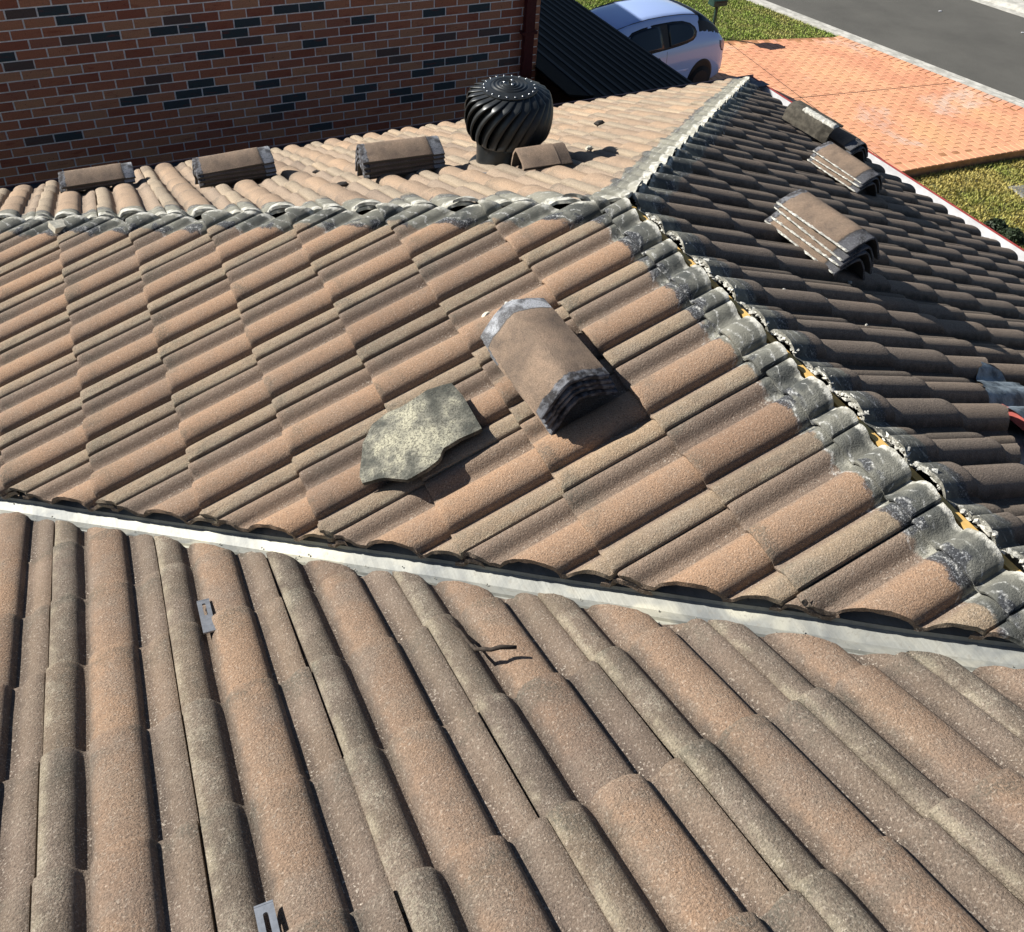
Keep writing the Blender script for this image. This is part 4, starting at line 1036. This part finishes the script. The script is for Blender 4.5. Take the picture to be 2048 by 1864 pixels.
# ------------------------------------------------------------------ HATCHBACK
def car():
    yaw = 3.284; root = empty('hatchback_car', (10.152, 14.94, GZ), (0, 0, yaw)); root.scale = (.965, 1.0, 1.22)
    tag(root, 'pale blue white three door hatchback parked on the orange driveway', 'car')
    # stations: x, half width at sill/belt, belt z, half width at roof edge, roof z
    ST = [(0.0, .60, .50, .62, .52, .55, .0), ]
    def lerp(tab, x):
        for a, b in zip(tab, tab[1:]):
            if x <= b[0]:
                f = (x-a[0])/(b[0]-a[0]); f = max(0, min(1, f)); return [p+(q_-p)*f for p, q_ in zip(a[1:], b[1:])]
        return list(tab[-1][1:])
    #      x,   wmid, zsill, zbelt, wroof, ztop
    tab = [(0.00, .50, .34, .72, .42, .76), (.03, .68, .27, .78, .52, .82), (.10, .765, .24, .86, .58, .93), (.22, .800, .23, .92, .60, 1.02), (.38, .818, .22, .935, .585, 1.13), (.60, .828, .22, .93, .565, 1.25), (.85, .832, .22, .925, .555, 1.325), (1.15, .835, .22, .92, .555, 1.365), (1.6, .835, .22, .91, .56, 1.390), (2.1, .835, .22, .90, .56, 1.392), (2.6, .832, .22, .89, .55, 1.355), (2.85, .83, .22, .885, .54, 1.31), (3.1, .825, .22, .88, .60, 1.13), (3.4, .82, .22, .87, .66, .96), (3.7, .79, .22, .82, .64, .89), (3.95, .72, .24, .74, .58, .78), (4.1, .55, .32, .62, .45, .64)]
    def ring(x):
        wm, zs, zb, wr, zt = lerp(tab, x)
        return [(wm*.90, zs), (wm*.975, zs+.06), (wm*.995, zs+(zb-zs)*.35), (wm, zs+(zb-zs)*.60), (wm*.988, zs+(zb-zs)*.85), (wm*.962, zb),
                (wm*.962+(wr-wm*.962)*.35, zb+(zt-zb)*.33), (wm*.962+(wr-wm*.962)*.72, zb+(zt-zb)*.68), (wr+.01, zt-(zt-zb)*.10), (wr*.94, zt-(zt-zb)*.02), (wr*.72, zt+.012), (wr*.36, zt+.022), (0, zt+.026)]
    xs = [0, .015, .03, .06, .10, .16, .22, .30, .38, .48, .60, .72, .85, 1.0, 1.15, 1.35, 1.6, 1.85, 2.1, 2.35, 2.6, 2.72, 2.85, 2.97, 3.1, 3.25, 3.4, 3.55, 3.7, 3.83, 3.95, 4.03, 4.1]
    V, F = [], []
    for x in xs:
        rg = ring(x); full = [(-w, z) for w, z in rg] + [(w, z) for w, z in rg[-2::-1]]
        for (y, z) in full: V.append((x, y, z))
    n = 25
    wheel = [(.72, .31), (3.18, .31)]
    def arch(x, z): return any((x-a)**2+(z-b)**2 < .345**2 for a, b in wheel)
    for i in range(len(xs)-1):
        for k in range(n-1):
            F.append((i*n+k, (i+1)*n+k, (i+1)*n+k+1, i*n+k+1))
    F.append(tuple(range(n))); F.append(tuple((len(xs)-1)*n+k for k in range(n))[::-1])
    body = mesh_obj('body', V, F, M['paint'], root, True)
    # crop wheel arches by boolean-free trick: cut with bmesh cylinders is costly, so lay a dark arch disc proud of the body
    def side_y(x, z):
        rg = ring(x)
        for (w0, z0), (w1, z1) in zip(rg, rg[1:]):
            if z0 <= z <= z1: return w0+(w1-w0)*(z-z0)/max(z1-z0, 1e-6)
        return rg[0][0]
    def patch(nm, outline, mat, off, parent=root, side=(1, -1)):
        for sg in side:
            cx = sum(p[0] for p in outline)/len(outline); cz = sum(p[1] for p in outline)/len(outline)
            V, F = [], []; R_ = 6
            for r in range(1, R_+1):
                for (x, z) in outline:
                    xx = cx+(x-cx)*r/R_; zz = cz+(z-cz)*r/R_; V.append((xx, sg*(side_y(xx, zz)+off), zz))
            m_ = len(outline); V.append((cx, sg*(side_y(cx, cz)+off), cz))
            for r in range(R_-1):
                for k in range(m_): F.append((r*m_+k, r*m_+(k+1) % m_, (r+1)*m_+(k+1) % m_, (r+1)*m_+k))
            for k in range(m_): F.append((len(V)-1, (k+1) % m_, k))
            V += [(x, sg*(side_y(x, z)-.01), z) for (x, z) in outline]; b0 = (R_-1)*m_; b1 = R_*m_+1
            for k in range(m_): F.append((b0+k, b0+(k+1) % m_, b1+(k+1) % m_, b1+k))
            if sg > 0: F = [f[::-1] for f in F]
            mesh_obj(nm, V, F, mat, parent, True)
    def arc(cx, cz, r, a0_, a1_, n_): return [(cx+r*math.cos(rad(a0_+(a1_-a0_)*k/n_)), cz+r*math.sin(rad(a0_+(a1_-a0_)*k/n_))) for k in range(n_+1)]
    # nearer local side is -Y after the 185 degree turn? both sides are built, so either works
    for (ax, az) in wheel:
        patch('wheel_arch', [p for p in arc(ax, az, .345, -14, 194, 20)], M['trim'], .004)
        for sg in (1, -1):
            w = empty('wheel'); w.parent = root; w.location = (ax, sg*.76, az-.01); w.rotation_euler = (rad(90), 0, 0); w.scale = (1.10, .87, 1)
            g = bmesh.new(); bmesh.ops.create_cone(g, cap_ends=True, segments=32, radius1=.29, radius2=.29, depth=.17); bmesh.ops.bevel(g, geom=[e for e in g.edges if abs(e.verts[0].co.z-e.verts[1].co.z) < 1e-4], offset=.025, segments=3, affect='EDGES'); bm_obj('tyre', g, M['rubber'], w, True)
            g = bmesh.new(); bmesh.ops.create_cone(g, cap_ends=True, segments=24, radius1=.18, radius2=.17, depth=.185); bm_obj('wheel_rim', g, M['rim'], w)
    # side glass: door window and rounded quarter window share one dark band
    def band(x, f):
        wm, zs, zb, wr, zt = lerp(tab, x); return zb+(zt-zb)*f
    up = [(2.70, .62), (2.55, .76), (2.30, .80), (2.0, .82), (1.75, .82), (1.5, .82), (1.25, .80), (1.05, .72), (.93, .58), (.89, .42), (.93, .26), (1.02, .15), (1.2, .09)]
    lo = [(1.4, .06), (1.75, .04), (2.1, .03), (2.5, .03), (2.9, .04), (2.95, .20)]
    patch('window_surround', [(x, band(x, f)) for x, f in up+lo], M['trim'], .003)
    door = [(2.66, .58), (2.52, .71), (2.3, .745), (2.05, .76), (1.86, .76), (1.82, .40), (1.80, .10), (2.1, .085), (2.5, .085), (2.86, .09), (2.88, .20)]
    quar = [(1.66, .765), (1.5, .765), (1.27, .745), (1.09, .67), (.98, .54), (.945, .40), (.985, .27), (1.07, .19), (1.25, .14), (1.45, .115), (1.66, .10)]
    patch('door_window', [(x, band(x, f)) for x, f in door], M['glass'], .007)
    patch('quarter_window', [(x, band(x, f)) for x, f in quar], M['glass'], .007)
    patch('door_handle', [(1.90, .79), (1.93, .825), (2.08, .825), (2.12, .80), (2.08, .775), (1.93, .765)], M['trim'], .018)
    patch('door_seam', [(1.730, .30), (1.736, .30), (1.742, .60), (1.736, .90), (1.730, .90)], M['trim'], .002)
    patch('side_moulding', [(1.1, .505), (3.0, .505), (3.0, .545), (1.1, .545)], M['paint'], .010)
    tl = [(.05, .82), (.09, .89), (.18, .93), (.29, .90), (.27, .80), (.20, .72), (.09, .68), (.045, .74)]
    patch('tail_lamp_surround', tl, M['trim'], .003)
    patch('tail_lamp', [(.16+(x-.16)*.84, .80+(z-.80)*.84) for x, z in tl], M['lens'], .009)
    # roof seam line, rear glass and windscreen as curved sheets over the body
    def top_y(x, f, k0=8):   # point on upper surface at lateral fraction f of the roof half width
        rg = ring(x)[k0:]; wr = rg[0][0]; y = f*wr; a = abs(y)
        for (w0, z0), (w1, z1) in zip(rg, rg[1:]):
            if w1 <= a <= w0: return y, z0+(z1-z0)*(w0-a)/max(w0-w1, 1e-6)
        return y, rg[-1][1]
    def sheet(nm, x0, x1, f0, mat, off, k0=8):
        V, F = [], []; N1, N2 = 10, 14
        for i in range(N1+1):
            for k in range(N2+1):
                x = x0+(x1-x0)*i/N1; f = -f0+2*f0*k/N2; y, z = top_y(x, f, k0); edge = (i in (0, N1) or k in (0, N2)); V.append((x, y, z+(off if not edge else -.004)))
        for i in range(N1):
            for k in range(N2): a = i*(N2+1)+k; F.append((a, a+1, a+N2+2, a+N2+1))
        o = mesh_obj(nm, V, F, mat, root, True)
        if o.data.polygons[40].normal.z < 0: o.data.flip_normals()
    sheet('rear_window', .13, .84, .99, M['trim'], .022, 6); sheet('rear_glass', .17, .80, .93, M['glass'], .030, 6)
    sheet('windscreen', 2.90, 3.38, .97, M['glass'], .006)
    for sg in (1, -1):
        pth = [(x, sg*ring(x)[9][0], ring(x)[9][1]+.004) for x in (.80, 1.0, 1.3, 1.7, 2.1, 2.5, 2.85)]
        Vt, Ft = tube(pth, .0055, 5); mesh_obj('roof_seam', Vt, Ft, M['trim'], root)
    Vt, Ft = tube([(2.88, -.5, 1.318), (2.885, 0, 1.345), (2.88, .5, 1.318)], .008, 5); mesh_obj('windscreen_seal', Vt, Ft, M['trim'], root)
    Vt, Ft = tube([(.45, 0, 1.215), (.30, .1, 1.12), (.18, .22, 1.035)], .008, 5); mesh_obj('rear_wiper', Vt, Ft, M['trim'], root)
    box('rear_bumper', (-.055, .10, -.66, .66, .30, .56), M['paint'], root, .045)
    for sg in (1, -1):
        g = bmesh.new(); bmesh.ops.create_icosphere(g, subdivisions=2, radius=.09)
        for v in g.verts: v.co.x *= .7; v.co.z *= .75
        o = bm_obj('wing_mirror', g, M['trim'], root, True); o.location = (2.86, sg*.88, .98)
car()

# ------------------------------------------------------------------ LETTERBOX
hS = hitplane(1540, 92, (0, 0, 1), GZ); hd = hS + toward*((.82)/toward.z)
lb = empty('letterbox', (hd.x, hd.y, GZ)); tag(lb, 'dark green letterbox on a post behind the hatchback', 'letterbox')
V, F = tube([(0, 0, -.05), (0, 0, .72)], .038, 10); mesh_obj('post', V, F, M['letterbox'], lb)
box('letterbox_body', (-.19, .19, -.12, .12, .72, .87), M['letterbox'], lb, .02)
V = [(-.21, -.15, .871), (.21, -.15, .871), (.21, .15, .871), (-.21, .15, .871), (-.21, 0, .93), (.21, 0, .93)]
mesh_obj('letterbox_roof', V, [(0, 1, 5, 4), (3, 4, 5, 2), (0, 4, 3), (1, 2, 5), (0, 3, 2, 1)], M['letterbox'], lb)
box('letterbox_slot', (-.13, .13, -.126, -.119, .81, .83), M['trim'], lb)

# ------------------------------------------------------------------ DRAIN COVER, SHRUBS
dcv = empty('inspection_cover', (13.55, 8.72, GZ-.15), (0, 0, rad(-10))); tag(dcv, 'grey concrete inspection cover set in the dry lawn', 'drain cover')
box('cover_plate', (-.45, .45, -.28, .28, -.03, .022), M['cover'], dcv, .008); box('cover_frame', (-.5, .5, -.33, .33, -.06, .012), M['mortar_dark'], dcv)
def shrub(px, py, h, label, seed, sp=.28):
    p = hitplane(px, py, (0, 0, 1), GZ-.1); rr = random.Random(seed); root = empty('shrub', (p.x, p.y, GZ-.16)); V, F = [], []
    for k in range(700):
        a = rr.uniform(0, 6.28); e = rr.random()**.5; r_ = sp*e; z = h*(1-e*e)*rr.uniform(.3, 1.05)+.02; cx, cy = r_*math.cos(a), r_*math.sin(a)
        d1 = Vector((rr.gauss(0, 1), rr.gauss(0, 1), rr.gauss(0, .6))).normalized(); d2 = d1.cross(Vector((rr.gauss(0, 1), rr.gauss(0, 1), rr.gauss(0, 1)))).normalized(); l = rr.uniform(.02, .05)
        b = len(V); o_ = Vector((cx, cy, z)); V += [o_-d1*l, o_+d2*l*.4, o_+d1*l, o_-d2*l*.4]; F.append((b, b+1, b+2, b+3))
    mesh_obj('foliage', V, F, M['leaf'], root)
    for k in range(5):
        a = rr.uniform(0, 6.28); Vt, Ft = tube([(0, 0, 0), (.4*sp*math.cos(a), .4*sp*math.sin(a), h*.7)], [.012, .004], 5); mesh_obj('stem', Vt, Ft, M['twig'], root)
    tag(root, label, 'shrub')
shrub(1994, 452, .16, 'dark low shrub between the dry lawn and the gutter, farther one', 1, .2)
shrub(2024, 474, .2, 'dark low shrub between the dry lawn and the gutter, nearer one', 2, .24)
# litter on the road
for k, (px, py) in enumerate(((1880, 22), (2045, 65))):
    P = hitplane(px, py, (0, 0, 1), GZ-.09); rock('paper_scrap', P, (.05, .03, .008), M['gutter'], 'white scrap of litter on the road near the far kerb' if k == 0 else 'tiny white scrap of litter at the right edge of the road', 'litter', seed=60+k)
for b in BASE: b.free()
